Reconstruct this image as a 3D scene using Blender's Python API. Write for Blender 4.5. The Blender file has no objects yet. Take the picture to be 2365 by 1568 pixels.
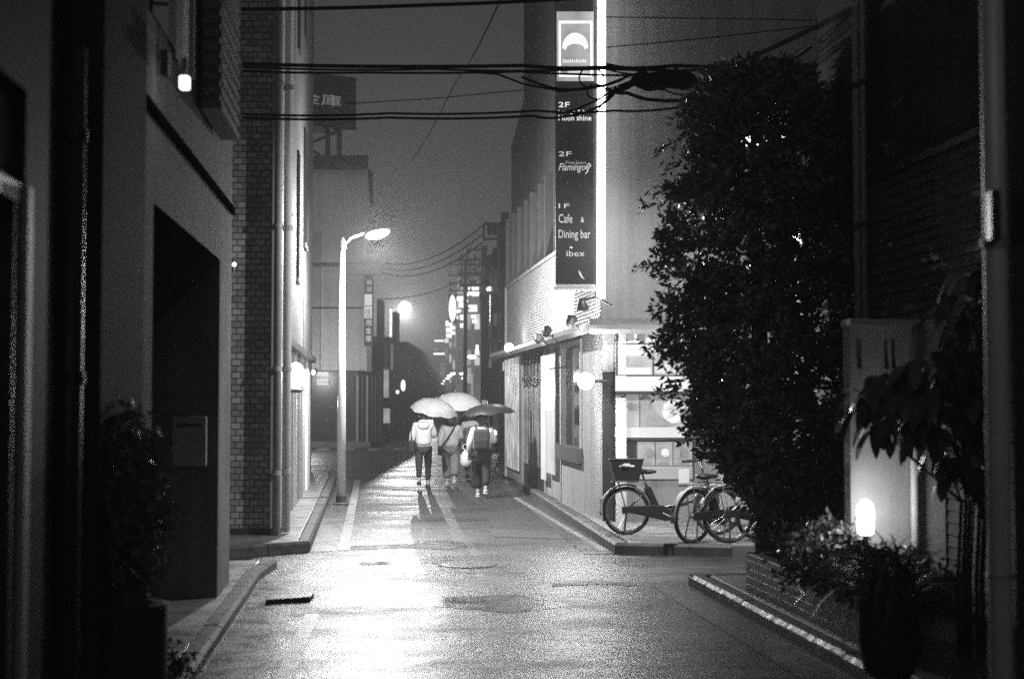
import bpy, bmesh, math, random
from mathutils import Vector, Matrix
R = math.radians
rnd = random.Random(7)
S = bpy.context.scene
COL = S.collection

# ------------------------------------------------------------------ camera, sky, exposure
CAMH, FPX, CX, CY = 1.8, 3285.0, 1182.5, 784.0
TH = math.atan(141 / FPX)
cam = bpy.data.cameras.new('camera'); camo = bpy.data.objects.new('camera', cam); COL.objects.link(camo)
camo.location = (0, 0, CAMH); camo.rotation_euler = (math.pi / 2 + TH, 0, 0)
cam.sensor_width = 36; cam.lens = 50; cam.clip_start = .05; cam.clip_end = 2000
cam.dof.use_dof = True; cam.dof.focus_distance = 25; cam.dof.aperture_fstop = 1.6
S.camera = camo
S.view_settings.view_transform = 'Standard'; S.view_settings.look = 'None'
S.view_settings.exposure = 0; S.view_settings.gamma = 1; S.view_settings.use_curve_mapping = False
S.cycles.use_denoising = False
S.cycles.max_bounces = 5; S.cycles.diffuse_bounces = 3; S.cycles.glossy_bounces = 3
S.cycles.transmission_bounces = 4; S.cycles.transparent_max_bounces = 8; S.cycles.volume_bounces = 0
S.cycles.sample_clamp_indirect = .8; S.cycles.sample_clamp_direct = 25
S.cycles.caustics_reflective = False; S.cycles.caustics_refractive = False

w = bpy.data.worlds.new('World'); S.world = w; w.use_nodes = True
nt = w.node_tree; bg = nt.nodes['Background']
sky = nt.nodes.new('ShaderNodeTexSky'); sky.sky_type = 'NISHITA'; sky.sun_disc = False
sky.sun_elevation = R(9.0); sky.sun_rotation = R(180); sky.air_density = 1.3; sky.dust_density = 7
bw = nt.nodes.new('ShaderNodeRGBToBW')
nt.links.new(sky.outputs[0], bw.inputs[0]); nt.links.new(bw.outputs[0], bg.inputs[0])
bg.inputs[1].default_value = 0.019

# ------------------------------------------------------------------ measuring helpers
def ray(px, py):
    u = (px - CX) / FPX; v = (CY - py) / FPX
    return Vector((u, math.cos(TH) - v * math.sin(TH), math.sin(TH) + v * math.cos(TH)))
def g(px, py, z=0.):
    d = ray(px, py); t = (z - CAMH) / d.z
    return Vector((d.x * t, d.y * t, z))
def at(px, py, Y):
    d = ray(px, py); t = Y / d.y
    return Vector((d.x * t, Y, CAMH + d.z * t))
class Fr:
    """a wall plane: u along the wall, v out of it, z up"""
    def __init__(s, o, d, side):
        s.o = Vector((o[0], o[1], 0)); d = Vector((d[0], d[1], 0)).normalized(); s.d = d
        s.n = Vector((-d.y, d.x, 0)) if side == 'L' else Vector((d.y, -d.x, 0))
    def pt(s, u, v, z): return s.o + s.d * u + s.n * v + Vector((0, 0, z))
    def hit(s, px, py, v=0.):
        r = ray(px, py); c = Vector((0, 0, CAMH)); o = s.o + s.n * v
        t = (o - c).dot(s.n) / r.dot(s.n); p = c + r * t
        return (p - s.o).dot(s.d), p.z

# ------------------------------------------------------------------ materials
MATS = {}
def mat(name, col=.3, rough=.6, var=.2, scale=5., bump=.15, bscale=60., metal=0., spec=.5, rvar=.0, stretch=(1, 1, 1), streak=0.):
    if name in MATS: return MATS[name]
    m = bpy.data.materials.new(name); m.use_nodes = True; n = m.node_tree; L = n.links
    b = n.nodes['Principled BSDF']
    tc = n.nodes.new('ShaderNodeTexCoord'); mp = n.nodes.new('ShaderNodeMapping'); mp.inputs['Scale'].default_value = stretch
    L.new(tc.outputs['Object'], mp.inputs[0])
    no = n.nodes.new('ShaderNodeTexNoise'); no.inputs['Scale'].default_value = scale; no.inputs['Detail'].default_value = 6; no.inputs['Roughness'].default_value = .65
    L.new(mp.outputs[0], no.inputs['Vector'])
    mr = n.nodes.new('ShaderNodeMapRange'); mr.inputs[1].default_value = .3; mr.inputs[2].default_value = .7
    mr.inputs[3].default_value = col * (1 - var); mr.inputs[4].default_value = min(.95, col * (1 + var))
    L.new(no.outputs[0], mr.inputs[0]); out = mr.outputs[0]
    if streak:
        m2 = n.nodes.new('ShaderNodeMapping'); m2.inputs['Scale'].default_value = (7, 7, .25); L.new(tc.outputs['Object'], m2.inputs[0])
        n3 = n.nodes.new('ShaderNodeTexNoise'); n3.inputs['Scale'].default_value = 1; n3.inputs['Detail'].default_value = 5; L.new(m2.outputs[0], n3.inputs['Vector'])
        r3 = n.nodes.new('ShaderNodeMapRange'); r3.inputs[1].default_value = .42; r3.inputs[2].default_value = .68; r3.inputs[3].default_value = 1; r3.inputs[4].default_value = 1 - streak; L.new(n3.outputs[0], r3.inputs[0])
        mu_ = n.nodes.new('ShaderNodeMath'); mu_.operation = 'MULTIPLY'; L.new(out, mu_.inputs[0]); L.new(r3.outputs[0], mu_.inputs[1]); out = mu_.outputs[0]
    L.new(out, b.inputs['Base Color'])
    b.inputs['Metallic'].default_value = metal; b.inputs['Specular IOR Level'].default_value = spec
    if rvar:
        r2 = n.nodes.new('ShaderNodeMapRange'); r2.inputs[1].default_value = .35; r2.inputs[2].default_value = .65
        r2.inputs[3].default_value = max(.02, rough - rvar); r2.inputs[4].default_value = min(1, rough + rvar)
        L.new(no.outputs[0], r2.inputs[0]); L.new(r2.outputs[0], b.inputs['Roughness'])
    else: b.inputs['Roughness'].default_value = rough
    if bump:
        n2 = n.nodes.new('ShaderNodeTexNoise'); n2.inputs['Scale'].default_value = bscale; n2.inputs['Detail'].default_value = 3
        L.new(tc.outputs['Object'], n2.inputs['Vector'])
        bp = n.nodes.new('ShaderNodeBump'); bp.inputs['Strength'].default_value = bump; bp.inputs['Distance'].default_value = .01
        L.new(n2.outputs[0], bp.inputs['Height']); L.new(bp.outputs[0], b.inputs['Normal'])
    MATS[name] = m; return m
def emat(name, strength, var=0., scale=4., sample=False):
    if name in MATS: return MATS[name]
    m = bpy.data.materials.new(name); m.use_nodes = True; n = m.node_tree; L = n.links
    b = n.nodes['Principled BSDF']; b.inputs['Base Color'].default_value = (.3, .3, .3, 1); b.inputs['Roughness'].default_value = .35
    b.inputs['Emission Color'].default_value = (1, 1, 1, 1); b.inputs['Emission Strength'].default_value = strength
    if var:
        tc = n.nodes.new('ShaderNodeTexCoord'); no = n.nodes.new('ShaderNodeTexNoise'); no.inputs['Scale'].default_value = scale; no.inputs['Detail'].default_value = 2
        mr = n.nodes.new('ShaderNodeMapRange'); mr.inputs[1].default_value = .3; mr.inputs[2].default_value = .7
        mr.inputs[3].default_value = strength * (1 - var); mr.inputs[4].default_value = strength * (1 + var)
        L.new(tc.outputs['Object'], no.inputs['Vector']); L.new(no.outputs[0], mr.inputs[0]); L.new(mr.outputs[0], b.inputs['Emission Strength'])
    m.cycles.emission_sampling = 'FRONT_BACK' if sample else 'NONE'
    MATS[name] = m; return m
def brick_mat(name, c1, c2, mortar, bw_, bh, rough=.45, offset=.5, msize=.012):
    m = bpy.data.materials.new(name); m.use_nodes = True; n = m.node_tree; L = n.links; b = n.nodes['Principled BSDF']
    tc = n.nodes.new('ShaderNodeTexCoord'); sx = n.nodes.new('ShaderNodeSeparateXYZ'); cx = n.nodes.new('ShaderNodeCombineXYZ'); ad = n.nodes.new('ShaderNodeMath')
    L.new(tc.outputs['Object'], sx.inputs[0]); L.new(sx.outputs[0], ad.inputs[0]); L.new(sx.outputs[1], ad.inputs[1])
    L.new(ad.outputs[0], cx.inputs[0]); L.new(sx.outputs[2], cx.inputs[1])
    br = n.nodes.new('ShaderNodeTexBrick'); br.inputs['Scale'].default_value = 1; br.offset = offset
    br.inputs['Color1'].default_value = (c1, c1, c1, 1); br.inputs['Color2'].default_value = (c2, c2, c2, 1); br.inputs['Mortar'].default_value = (mortar,) * 3 + (1,)
    br.inputs['Brick Width'].default_value = bw_; br.inputs['Row Height'].default_value = bh; br.inputs['Mortar Size'].default_value = msize; br.inputs['Bias'].default_value = -.1
    L.new(cx.outputs[0], br.inputs['Vector'])
    no = n.nodes.new('ShaderNodeTexNoise'); no.inputs['Scale'].default_value = 2.2; no.inputs['Detail'].default_value = 5
    L.new(tc.outputs['Object'], no.inputs['Vector'])
    mr = n.nodes.new('ShaderNodeMapRange'); mr.inputs[1].default_value = .3; mr.inputs[2].default_value = .7; mr.inputs[3].default_value = .7; mr.inputs[4].default_value = 1.2
    L.new(no.outputs[0], mr.inputs[0])
    mx = n.nodes.new('ShaderNodeVectorMath'); mx.operation = 'MULTIPLY'
    L.new(br.outputs['Color'], mx.inputs[0]); L.new(mr.outputs[0], mx.inputs[1]); L.new(mx.outputs[0], b.inputs['Base Color'])
    bp = n.nodes.new('ShaderNodeBump'); bp.inputs['Strength'].default_value = .6; bp.inputs['Distance'].default_value = .01; bp.invert = True
    L.new(br.outputs['Fac'], bp.inputs['Height']); L.new(bp.outputs[0], b.inputs['Normal']); b.inputs['Roughness'].default_value = rough
    return m
def clear_mat(name, opaque, col=.8, rough=.2):
    m = bpy.data.materials.new(name); m.use_nodes = True; n = m.node_tree; L = n.links
    n.nodes.remove(n.nodes['Principled BSDF'])
    t = n.nodes.new('ShaderNodeBsdfTransparent'); d = n.nodes.new('ShaderNodeBsdfTranslucent'); d.inputs[0].default_value = (col,) * 3 + (1,)
    p = n.nodes.new('ShaderNodeBsdfPrincipled'); p.inputs['Base Color'].default_value = (col,) * 3 + (1,); p.inputs['Roughness'].default_value = rough
    no = n.nodes.new('ShaderNodeTexNoise'); no.inputs['Scale'].default_value = 9
    tc = n.nodes.new('ShaderNodeTexCoord'); L.new(tc.outputs['Object'], no.inputs['Vector'])
    mr = n.nodes.new('ShaderNodeMapRange'); mr.inputs[3].default_value = opaque * .85; mr.inputs[4].default_value = min(1, opaque * 1.15); L.new(no.outputs[0], mr.inputs[0])
    m1 = n.nodes.new('ShaderNodeMixShader'); m1.inputs[0].default_value = .7; L.new(d.outputs[0], m1.inputs[1]); L.new(p.outputs[0], m1.inputs[2])
    m2 = n.nodes.new('ShaderNodeMixShader'); L.new(mr.outputs[0], m2.inputs[0]); L.new(t.outputs[0], m2.inputs[1]); L.new(m1.outputs[0], m2.inputs[2])
    L.new(m2.outputs[0], n.nodes['Material Output'].inputs[0]); return m

def road_mat():
    m = bpy.data.materials.new('wet asphalt'); m.use_nodes = True; n = m.node_tree; L = n.links; b = n.nodes['Principled BSDF']
    tc = n.nodes.new('ShaderNodeTexCoord')
    def noise(scale, det, st=(1, 1, 1), ro=.6):
        mp = n.nodes.new('ShaderNodeMapping'); mp.inputs['Scale'].default_value = st; L.new(tc.outputs['Object'], mp.inputs[0])
        no = n.nodes.new('ShaderNodeTexNoise'); no.inputs['Scale'].default_value = scale; no.inputs['Detail'].default_value = det; no.inputs['Roughness'].default_value = ro
        L.new(mp.outputs[0], no.inputs['Vector']); return no
    def rng(src, a, b_, c, d):
        mr = n.nodes.new('ShaderNodeMapRange'); mr.inputs[1].default_value = a; mr.inputs[2].default_value = b_; mr.inputs[3].default_value = c; mr.inputs[4].default_value = d
        L.new(src, mr.inputs[0]); return mr.outputs[0]
    big = noise(1.1, 5, (.55, 1.0, 1)); mid = noise(5, 4, (.6, 1.0, 1)); grain = noise(75, 3)
    L.new(rng(mid.outputs[0], .3, .7, .022, .05), b.inputs['Base Color'])
    ro = n.nodes.new('ShaderNodeMath'); ro.operation = 'ADD'
    L.new(rng(big.outputs[0], .36, .62, .3, .52), ro.inputs[0]); L.new(rng(mid.outputs[0], .35, .65, -.04, .05), ro.inputs[1])
    L.new(ro.outputs[0], b.inputs['Roughness']); b.inputs['Specular IOR Level'].default_value = .4
    b1 = n.nodes.new('ShaderNodeBump'); b1.inputs['Strength'].default_value = .55; b1.inputs['Distance'].default_value = .006
    L.new(grain.outputs[0], b1.inputs['Height'])
    b2 = n.nodes.new('ShaderNodeBump'); b2.inputs['Strength'].default_value = .38; b2.inputs['Distance'].default_value = .02
    L.new(mid.outputs[0], b2.inputs['Height']); L.new(b1.outputs[0], b2.inputs['Normal'])
    b3 = n.nodes.new('ShaderNodeBump'); b3.inputs['Strength'].default_value = .6; b3.inputs['Distance'].default_value = .06
    L.new(big.outputs[0], b3.inputs['Height']); L.new(b2.outputs[0], b3.inputs['Normal'])
    L.new(b3.outputs[0], b.inputs['Normal']); return m

# ------------------------------------------------------------------ mesh builder
def tag(o, label=None, cat=None, group=None, kind=None):
    for k, v in (('label', label), ('category', cat), ('group', group), ('kind', kind)):
        if v: o[k] = v
    return o
def thing(name, label, cat, loc=(0, 0, 0), rz=0, group=None):
    o = bpy.data.objects.new(name, None); COL.objects.link(o); o.location = loc; o.rotation_euler = (0, 0, rz); o.empty_display_size = .1
    return tag(o, label, cat, group)
def rootof(o):
    while o.parent is not None: o = o.parent
    return o
class MB:
    def __init__(s): s.v = []; s.f = []
    def add(s, vs, fs):
        k = len(s.v); s.v += [Vector(x) for x in vs]; s.f += [tuple(i + k for i in f) for f in fs]; return s
    def hexa(s, p):  # 8 points: bottom 4 then top 4
        return s.add(p, [(0, 3, 2, 1), (4, 5, 6, 7), (0, 1, 5, 4), (1, 2, 6, 5), (2, 3, 7, 6), (3, 0, 4, 7)])
    def fbox(s, fr, u0, u1, v0, v1, z0, z1):
        P = fr.pt; return s.hexa([P(u0, v0, z0), P(u1, v0, z0), P(u1, v1, z0), P(u0, v1, z0), P(u0, v0, z1), P(u1, v0, z1), P(u1, v1, z1), P(u0, v1, z1)])
    def box(s, c, d, M=None):
        x, y, z = d[0] / 2, d[1] / 2, d[2] / 2; c = Vector(c)
        p = [Vector(q) for q in ((-x, -y, -z), (x, -y, -z), (x, y, -z), (-x, y, -z), (-x, -y, z), (x, -y, z), (x, y, z), (-x, y, z))]
        if M is not None: p = [M @ q for q in p]
        return s.hexa([c + q for q in p])
    def prism(s, poly, z0, z1):
        n = len(poly); v = [(p[0], p[1], z0) for p in poly] + [(p[0], p[1], z1) for p in poly]
        return s.add(v, [tuple(range(n - 1, -1, -1)), tuple(range(n, 2 * n))] + [(i, (i + 1) % n, n + (i + 1) % n, n + i) for i in range(n)])
    def sheet(s, poly, z): return s.add([(p[0], p[1], z) for p in poly], [tuple(range(len(poly)))])
    def tube(s, pts, r, seg=8, cap=True):
        pts = [Vector(p) for p in pts]; n = len(pts); rs = r if isinstance(r, (list, tuple)) else [r] * n; rings = []
        prev = None; vs = []
        for i in range(n):
            t = (pts[min(i + 1, n - 1)] - pts[max(i - 1, 0)]).normalized()
            if prev is None:
                a = t.cross(Vector((0, 0, 1)));  a = a if a.length > 1e-3 else t.cross(Vector((0, 1, 0))); a.normalize()
            else: a = (prev - t * prev.dot(t)).normalized()
            prev = a; b = t.cross(a)
            vs += [pts[i] + (a * math.cos(2 * math.pi * k / seg) + b * math.sin(2 * math.pi * k / seg)) * rs[i] for k in range(seg)]
        fs = [(i * seg + k, i * seg + (k + 1) % seg, (i + 1) * seg + (k + 1) % seg, (i + 1) * seg + k) for i in range(n - 1) for k in range(seg)]
        if cap: fs += [tuple(range(seg - 1, -1, -1)), tuple((n - 1) * seg + k for k in range(seg))]
        return s.add(vs, fs)
    def lathe(s, prof, c=(0, 0, 0), seg=16, M=None):
        c = Vector(c); vs = []
        for r, z in prof:
            for k in range(seg):
                q = Vector((r * math.cos(2 * math.pi * k / seg), r * math.sin(2 * math.pi * k / seg), z)); vs.append(c + (M @ q if M is not None else q))
        n = len(prof); fs = [(i * seg + k, i * seg + (k + 1) % seg, (i + 1) * seg + (k + 1) % seg, (i + 1) * seg + k) for i in range(n - 1) for k in range(seg)]
        fs += [tuple(range(seg - 1, -1, -1)), tuple((n - 1) * seg + k for k in range(seg))]
        return s.add(vs, fs)
    def ball(s, c, r, seg=12, rings=8, M=None):
        r = r if isinstance(r, (tuple, list)) else (r, r, r)
        D = Matrix.Diagonal(Vector(r)); M2 = (M @ D) if M is not None else D
        return s.lathe([(max(.02, math.sin(math.pi * i / rings)), -math.cos(math.pi * i / rings)) for i in range(rings + 1)], c, seg, M2)
    def torus(s, c, R_, r, seg=36, sub=8, M=None):
        c = Vector(c); vs = []; M = M or Matrix.Identity(3)
        for i in range(seg):
            a = 2 * math.pi * i / seg
            for k in range(sub):
                b = 2 * math.pi * k / sub; q = Vector(((R_ + r * math.cos(b)) * math.cos(a), r * math.sin(b), (R_ + r * math.cos(b)) * math.sin(a))); vs.append(c + M @ q)
        return s.add(vs, [(i * sub + k, i * sub + (k + 1) % sub, ((i + 1) % seg) * sub + (k + 1) % sub, ((i + 1) % seg) * sub + k) for i in range(seg) for k in range(sub)])
    def build(s, name, m, parent=None, smooth=False, bevel=0.):
        off = Vector(rootof(parent).location) if parent is not None else Vector((0, 0, 0))
        loc = off if parent is None else Vector((0, 0, 0))
        if parent is not None and getattr(s, 'local', False): off = Vector((0, 0, 0))
        me = bpy.data.meshes.new(name); me.from_pydata([v - off for v in s.v], [], s.f); me.update()
        bm = bmesh.new(); bm.from_mesh(me); bmesh.ops.recalc_face_normals(bm, faces=bm.faces)
        if bevel: bmesh.ops.bevel(bm, geom=[e for e in bm.edges if e.is_manifold and e.calc_face_angle(0) > .5], offset=bevel, segments=2, affect='EDGES', profile=.5)
        bm.to_mesh(me); bm.free()
        if smooth: me.shade_smooth()
        me.materials.append(m); o = bpy.data.objects.new(name, me); COL.objects.link(o)
        if parent is not None: o.parent = parent
        return o
class LB(MB): local = True
def struct(name, mb, m, **k): return tag(mb.build(name, m, **k), kind='structure')
def dup(root, loc, rz, label=None):
    def cp(o, par):
        c = o.copy(); COL.objects.link(c)
        if par is not None: c.parent = par
        for ch in o.children: cp(ch, c)
        return c
    r = cp(root, None); r.location = loc; r.rotation_euler = (0, 0, rz)
    if label: r['label'] = label
    return r
_ft = None
def text(s_, name, m, fr, u, v, z, h, parent, wid=None, ext=.004, align='LEFT', shear=0., flip=False):
    """letters standing on a wall plane; h is the letter height, wid squeezes to a width"""
    global _ft
    c = bpy.data.curves.new('lettering', 'FONT'); c.body = s_; c.align_x = align; c.extrude = .5; c.shear = shear; c.size = 1; c.resolution_u = 2
    o = bpy.data.objects.new('lettering', c); COL.objects.link(o)
    me = bpy.data.meshes.new_from_object(o.evaluated_get(bpy.context.evaluated_depsgraph_get()))
    bpy.data.objects.remove(o); bpy.data.curves.remove(c)
    xs = [q.co.x for q in me.vertices]; k = h / .72; kx = k if wid is None else wid / (max(xs) - min(xs)); x0 = min(xs)
    ps = [(q.co.x - x0, q.co.y, q.co.z) for q in me.vertices]; fs = [tuple(p.vertices) for p in me.polygons]
    bpy.data.meshes.remove(me); mb = MB(); sg = -1 if flip else 1
    mb.add([fr.pt(u + sg * x * kx, v + ext * (zz + .5), z + y * k) for x, y, zz in ps], fs)
    return mb.build(name, m, parent)
def plight(name, loc, power, radius, parent=None, spot=None, direction=None):
    l = bpy.data.lights.new(name, 'SPOT' if spot else 'POINT'); l.energy = power; l.shadow_soft_size = radius
    o = bpy.data.objects.new(name, l); COL.objects.link(o); loc = Vector(loc)
    if spot:
        l.spot_size = R(spot); l.spot_blend = .35
        o.rotation_euler = Vector(direction).to_track_quat('-Z', 'Y').to_euler()
    if parent is not None: o.parent = parent; loc = loc - Vector(rootof(parent).location)
    o.location = loc; return o

# materials used over and over
plaster = mat('pale plaster', .42, .75, .15, 2.5, .2, 90, streak=.3)
plaster_dk = mat('weathered plaster', .26, .75, .25, 1.8, .25, 90)
concrete = mat('wet concrete', .2, .42, .3, 3, .3, 45, rvar=.12)
kerbstone = mat('wet kerb stone', .1, .5, .4, 9, .3, 35, rvar=.14, spec=.12)
black = mat('black painted metal', .02, .4, .3, 8, .05)
darkm = mat('dark grey metal', .06, .4, .3, 8, .05)
steel = mat('galvanised steel', .4, .55, .2, 12, .05, metal=.2)
whitep = mat('white paint', .75, .45, .08, 6, .05)
greyp = mat('grey paint', .35, .6, .12, 6, .05)
glass = mat('dark window glass', .015, .06, .2, 3, 0, spec=.9)
rubber = mat('black rubber', .015, .5, .2, 20, .05)
chrome = mat('chrome', .7, .15, .1, 20, 0, metal=1.)
cable_m = mat('black cable', .008, .9, .2, 20, 0, spec=0)
bulb = emat('lamp bulb', 3)
tube_m = emat('white sign tube', 7, .1, 2., True)
lit1 = emat('lit white panel', 1.0, .12, 3)
lit2 = emat('softly lit panel', .5, .2, 3)
lit_letter = emat('lit letters', 1.0)
dim_letter = mat('white lettering', .8, .5, .05, 8, 0)

# ------------------------------------------------------------------ ground, road, pavements, kerbs
road = road_mat()
struct('ground', MB().sheet([(-600, -40), (600, -40), (600, 900), (-600, 900)], 0), mat('ground asphalt', .05, .45, .3, 2, .4, 120))
lane = [g(360, 1640), g(2200, 1640)]
struct('road', MB().sheet([(-8, -10), (8, -10), (8, 34.5), (40, 34.5), (40, 54), (8, 54), (-3, 400), (-30, 400), (-10, 54), (-40, 54), (-40, 34.5), (-8, 34.5)], .004), road)
def slab(name, poly, mt, z=.12):
    return struct(name, MB().prism(poly, -.05, z), mt, bevel=.012)
def kerb(pts, wdt, hgt, name='kerb', side=1):
    """a kerb of separate stones with open joints, following pts"""
    mb = MB()
    for a, b in zip(pts[:-1], pts[1:]):
        a = Vector((a[0], a[1], 0)); b = Vector((b[0], b[1], 0)); L = (b - a).length; d = (b - a) / L; n = Vector((-d.y, d.x, 0)) * side
        k = max(1, round(L / .6))
        for i in range(k):
            p = a + d * (L * i / k + .006); q = a + d * (L * (i + 1) / k - .006); h = hgt + rnd.uniform(-.004, .004)
            c = .028
            prof = [(0, -.05), (0, h - c), (c, h), (wdt - c, h), (wdt, h - c), (wdt, -.05)]
            vs = [p + n * x + Vector((0, 0, z)) for x, z in prof] + [q + n * x + Vector((0, 0, z)) for x, z in prof]
            m_ = len(prof); mb.add(vs, [tuple(range(m_)), tuple(range(2 * m_ - 1, m_ - 1, -1))] + [(j, j + 1, m_ + j + 1, m_ + j) for j in range(m_ - 1)])
    return struct(name, mb, kerbstone)

# far right pavement in front of the cafe
k1 = g(1420, 1280); k2 = g(1170, 1107); k3 = g(1690, 1286)
pr = [k1, k2, Vector((k2.x - .1, 33.4, 0)), Vector((9, 34.2, 0)), Vector((9, k3.y, 0)), k3]
kerb([k3, k1, k2, (k2.x - .1, 33.4)], .17, .135, side=-1)
def inset(p, dx, dy): return (p[0] + dx, p[1] + dy)
slab('pavement', [inset(k1, .2, .18), inset(k2, .19, 0), (k2.x + .1, 33.4), (9, 34.2), (9, k3.y + .18), inset(k3, 0, .18)], concrete)
# far left pavement along the tiled building
a1 = g(520, 1290); a2 = g(716, 1275); a3 = g(778, 1108)
kerb([a1, a2, a3, (a3.x - .2, 33.6)], .16, .135, side=1)
slab('pavement', [(a1.x, a1.y + .17), (a2.x - .17, a2.y + .17), (a3.x - .17, a3.y), (a3.x - .36, 33.6), (-14, 33.8), (-14, a1.y + .17)], concrete)
# near left pavement
b1 = g(600, 1340); b2 = g(470, 1540); b0 = g(640, 1312)
nb = (b2 - b1).normalized(); b3 = b1 + nb * 9
kerb([b0, b1, b2, b3], .16, .1, side=-1)
nn = Vector((-nb.y, nb.x, 0)); nn = nn if nn.x < 0 else -nn
slab('pavement', [b0 + nn * .18, b3 + nn * .18, b3 + nn * 4, b0 + nn * 4 + Vector((0, 0, 0))], concrete, .09)
# near right pavement under the planter
c1 = g(1590, 1352); c2 = g(1945, 1549); nc = (c2 - c1).normalized(); c3 = c1 + nc * 10
nr = Vector((nc.y, -nc.x, 0)); nr = nr if nr.x > 0 else -nr
kerb([c1 + nr * 2.2, c1, c2, c3], .15, .12, side=1)
slab('pavement', [c1 + nr * .17 + nc * .17, c3 + nr * .17, c3 + nr * 5, c1 + nr * 5 + nc * .17], concrete)
# gutter strips of concrete beside the kerbs, drain channels, white lines
gut = mat('wet gutter concrete', .055, .36, .3, 4, .3, 50, rvar=.1)
def strip(p, q, w1, side, z, name, m):
    d = (Vector(q) - Vector(p)); d.z = 0; d.normalize(); n = Vector((-d.y, d.x, 0)) * side
    return struct(name, MB().sheet([p, q, q + n * w1, p + n * w1], z), m)
strip(c1 - nr * .03, c3 - nr * .03, .34, -1 if (Vector((-nc.y, nc.x, 0)).dot(nr) > 0) else 1, .009, 'gutter', gut)
dk = (k2 - k1).normalized()
strip(k1, k2, .36, 1, .009, 'gutter', gut)
strip(a2, a3, .3, -1, .009, 'gutter', gut)
strip(b1 - nn * .02, b3 - nn * .02, .42, 1 if Vector((-nb.y, nb.x, 0)).dot(nn) < 0 else -1, .009, 'gutter', gut)
linep = mat('worn white road paint', .2, .4, .6, 7, .2, 80, rvar=.1)
def line(p, q, wd, name='road_marking', z=.010):
    d = (q - p); d.z = 0; d.normalize(); n = Vector((-d.y, d.x, 0)) * wd / 2
    return struct(name, MB().sheet([p - n, q - n, q + n, p + n], z), linep)
line(g(793, 1272), g(826, 1108), .13)
line(g(722, 1420), g(640, 1600), .12)
line(g(1395, 1272), g(1190, 1150), .1)
line(g(706, 1099), g(972, 1099), .3)
line(g(1130, 1099), g(1168, 1099), .3)
for i in range(9):
    x = -7.8 + i * .95; line(Vector((x, 51, 0)), Vector((x - .3, 54.5, 0)), .45)
def patch(name, pts, mt, z=.008):
    P = [g(x, y) for x, y in pts]; Q = []
    for a, b in zip(P, P[1:] + P[:1]):
        for k in range(6): c = a.lerp(b, k / 6); Q.append((c.x + rnd.uniform(-.03, .03), c.y + rnd.uniform(-.03, .03)))
    return struct(name, MB().sheet(Q, z), mt)
ap = mat('rough asphalt patch', .035, .62, .3, 6, .5, 90, rvar=.12); ap2 = mat('smooth asphalt patch', .045, .24, .3, 3, .25, 90, rvar=.1)
patch('road_patch', [(806, 1261), (930, 1256), (1060, 1262), (1055, 1270), (930, 1266), (812, 1271)], ap)
patch('road_patch', [(1000, 1300), (1120, 1296), (1180, 1303), (1150, 1311), (1010, 1309)], ap)
patch('road_patch', [(1275, 1348), (1380, 1343), (1470, 1347), (1465, 1353), (1370, 1351), (1280, 1355)], ap)
patch('road_patch', [(830, 1300), (900, 1297), (905, 1303), (835, 1306)], ap)
patch('road_patch', [(1120, 1222), (1300, 1228), (1330, 1246), (1140, 1240)], ap)
patch('road_patch', [(1010, 1380), (1200, 1374), (1320, 1400), (1180, 1416), (1000, 1402)], ap2, .007)
# drain lids set in the near left gutter
lid = MB(); p = g(612, 1398); q = g(716, 1390); d = Vector((0, .25, 0))
lid.hexa([p, q, q + d, p + d, p + Vector((0, 0, .05)), q + Vector((0, 0, .05)), q + d + Vector((0, 0, .05)), p + d + Vector((0, 0, .05))])
tag(lid.build('drain_cover', mat('cast iron', .025, .4, .3, 20, .4), bevel=.008), 'low black drain cover set across the near left gutter', 'drain cover')
mh = g(1085, 1305)
tag(MB().lathe([(.31, 0), (.31, .012), (.27, .016), (.02, .016)], (mh.x, mh.y, 0), 32).build('manhole_cover', MATS['cast iron']), 'round iron manhole cover flush in the wet road', 'manhole cover')

# ------------------------------------------------------------------ right: cafe building
FB = Fr((1.27, 20.07), (-.116, .9933), 'L')
FF = Fr((1.27, 19.9), (1, 0), 'R')
shop = thing('cafe_building', 'corner cafe building with lit ribbed cladding and pale blank side wall', 'building', (2.5, 21, 0))
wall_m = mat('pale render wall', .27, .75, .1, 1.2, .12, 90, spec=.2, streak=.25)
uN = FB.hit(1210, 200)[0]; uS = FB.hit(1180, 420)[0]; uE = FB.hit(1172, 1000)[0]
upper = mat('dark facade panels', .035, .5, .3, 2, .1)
mb = MB(); mb.fbox(FF, 0, 6.5, -7, 0, 2.95, 12.5); mb.build('side_wall', wall_m, shop)
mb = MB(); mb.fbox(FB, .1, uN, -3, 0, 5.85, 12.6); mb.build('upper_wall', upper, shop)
mb = MB(); mb.fbox(FB, uN - .05, uS, -3, -.01, 5.85, 7.35); mb.add([FB.pt(uN, 0, 7.35), FB.pt(uS, 0, 7.35), FB.pt(uN, 0, 7.95), FB.pt(uN, -3, 7.35), FB.pt(uS, -3, 7.35), FB.pt(uN, -3, 7.95)], [(0, 1, 2), (3, 5, 4), (0, 3, 4, 1), (1, 4, 5, 2)]); mb.build('lower_roof', upper, shop)
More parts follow.
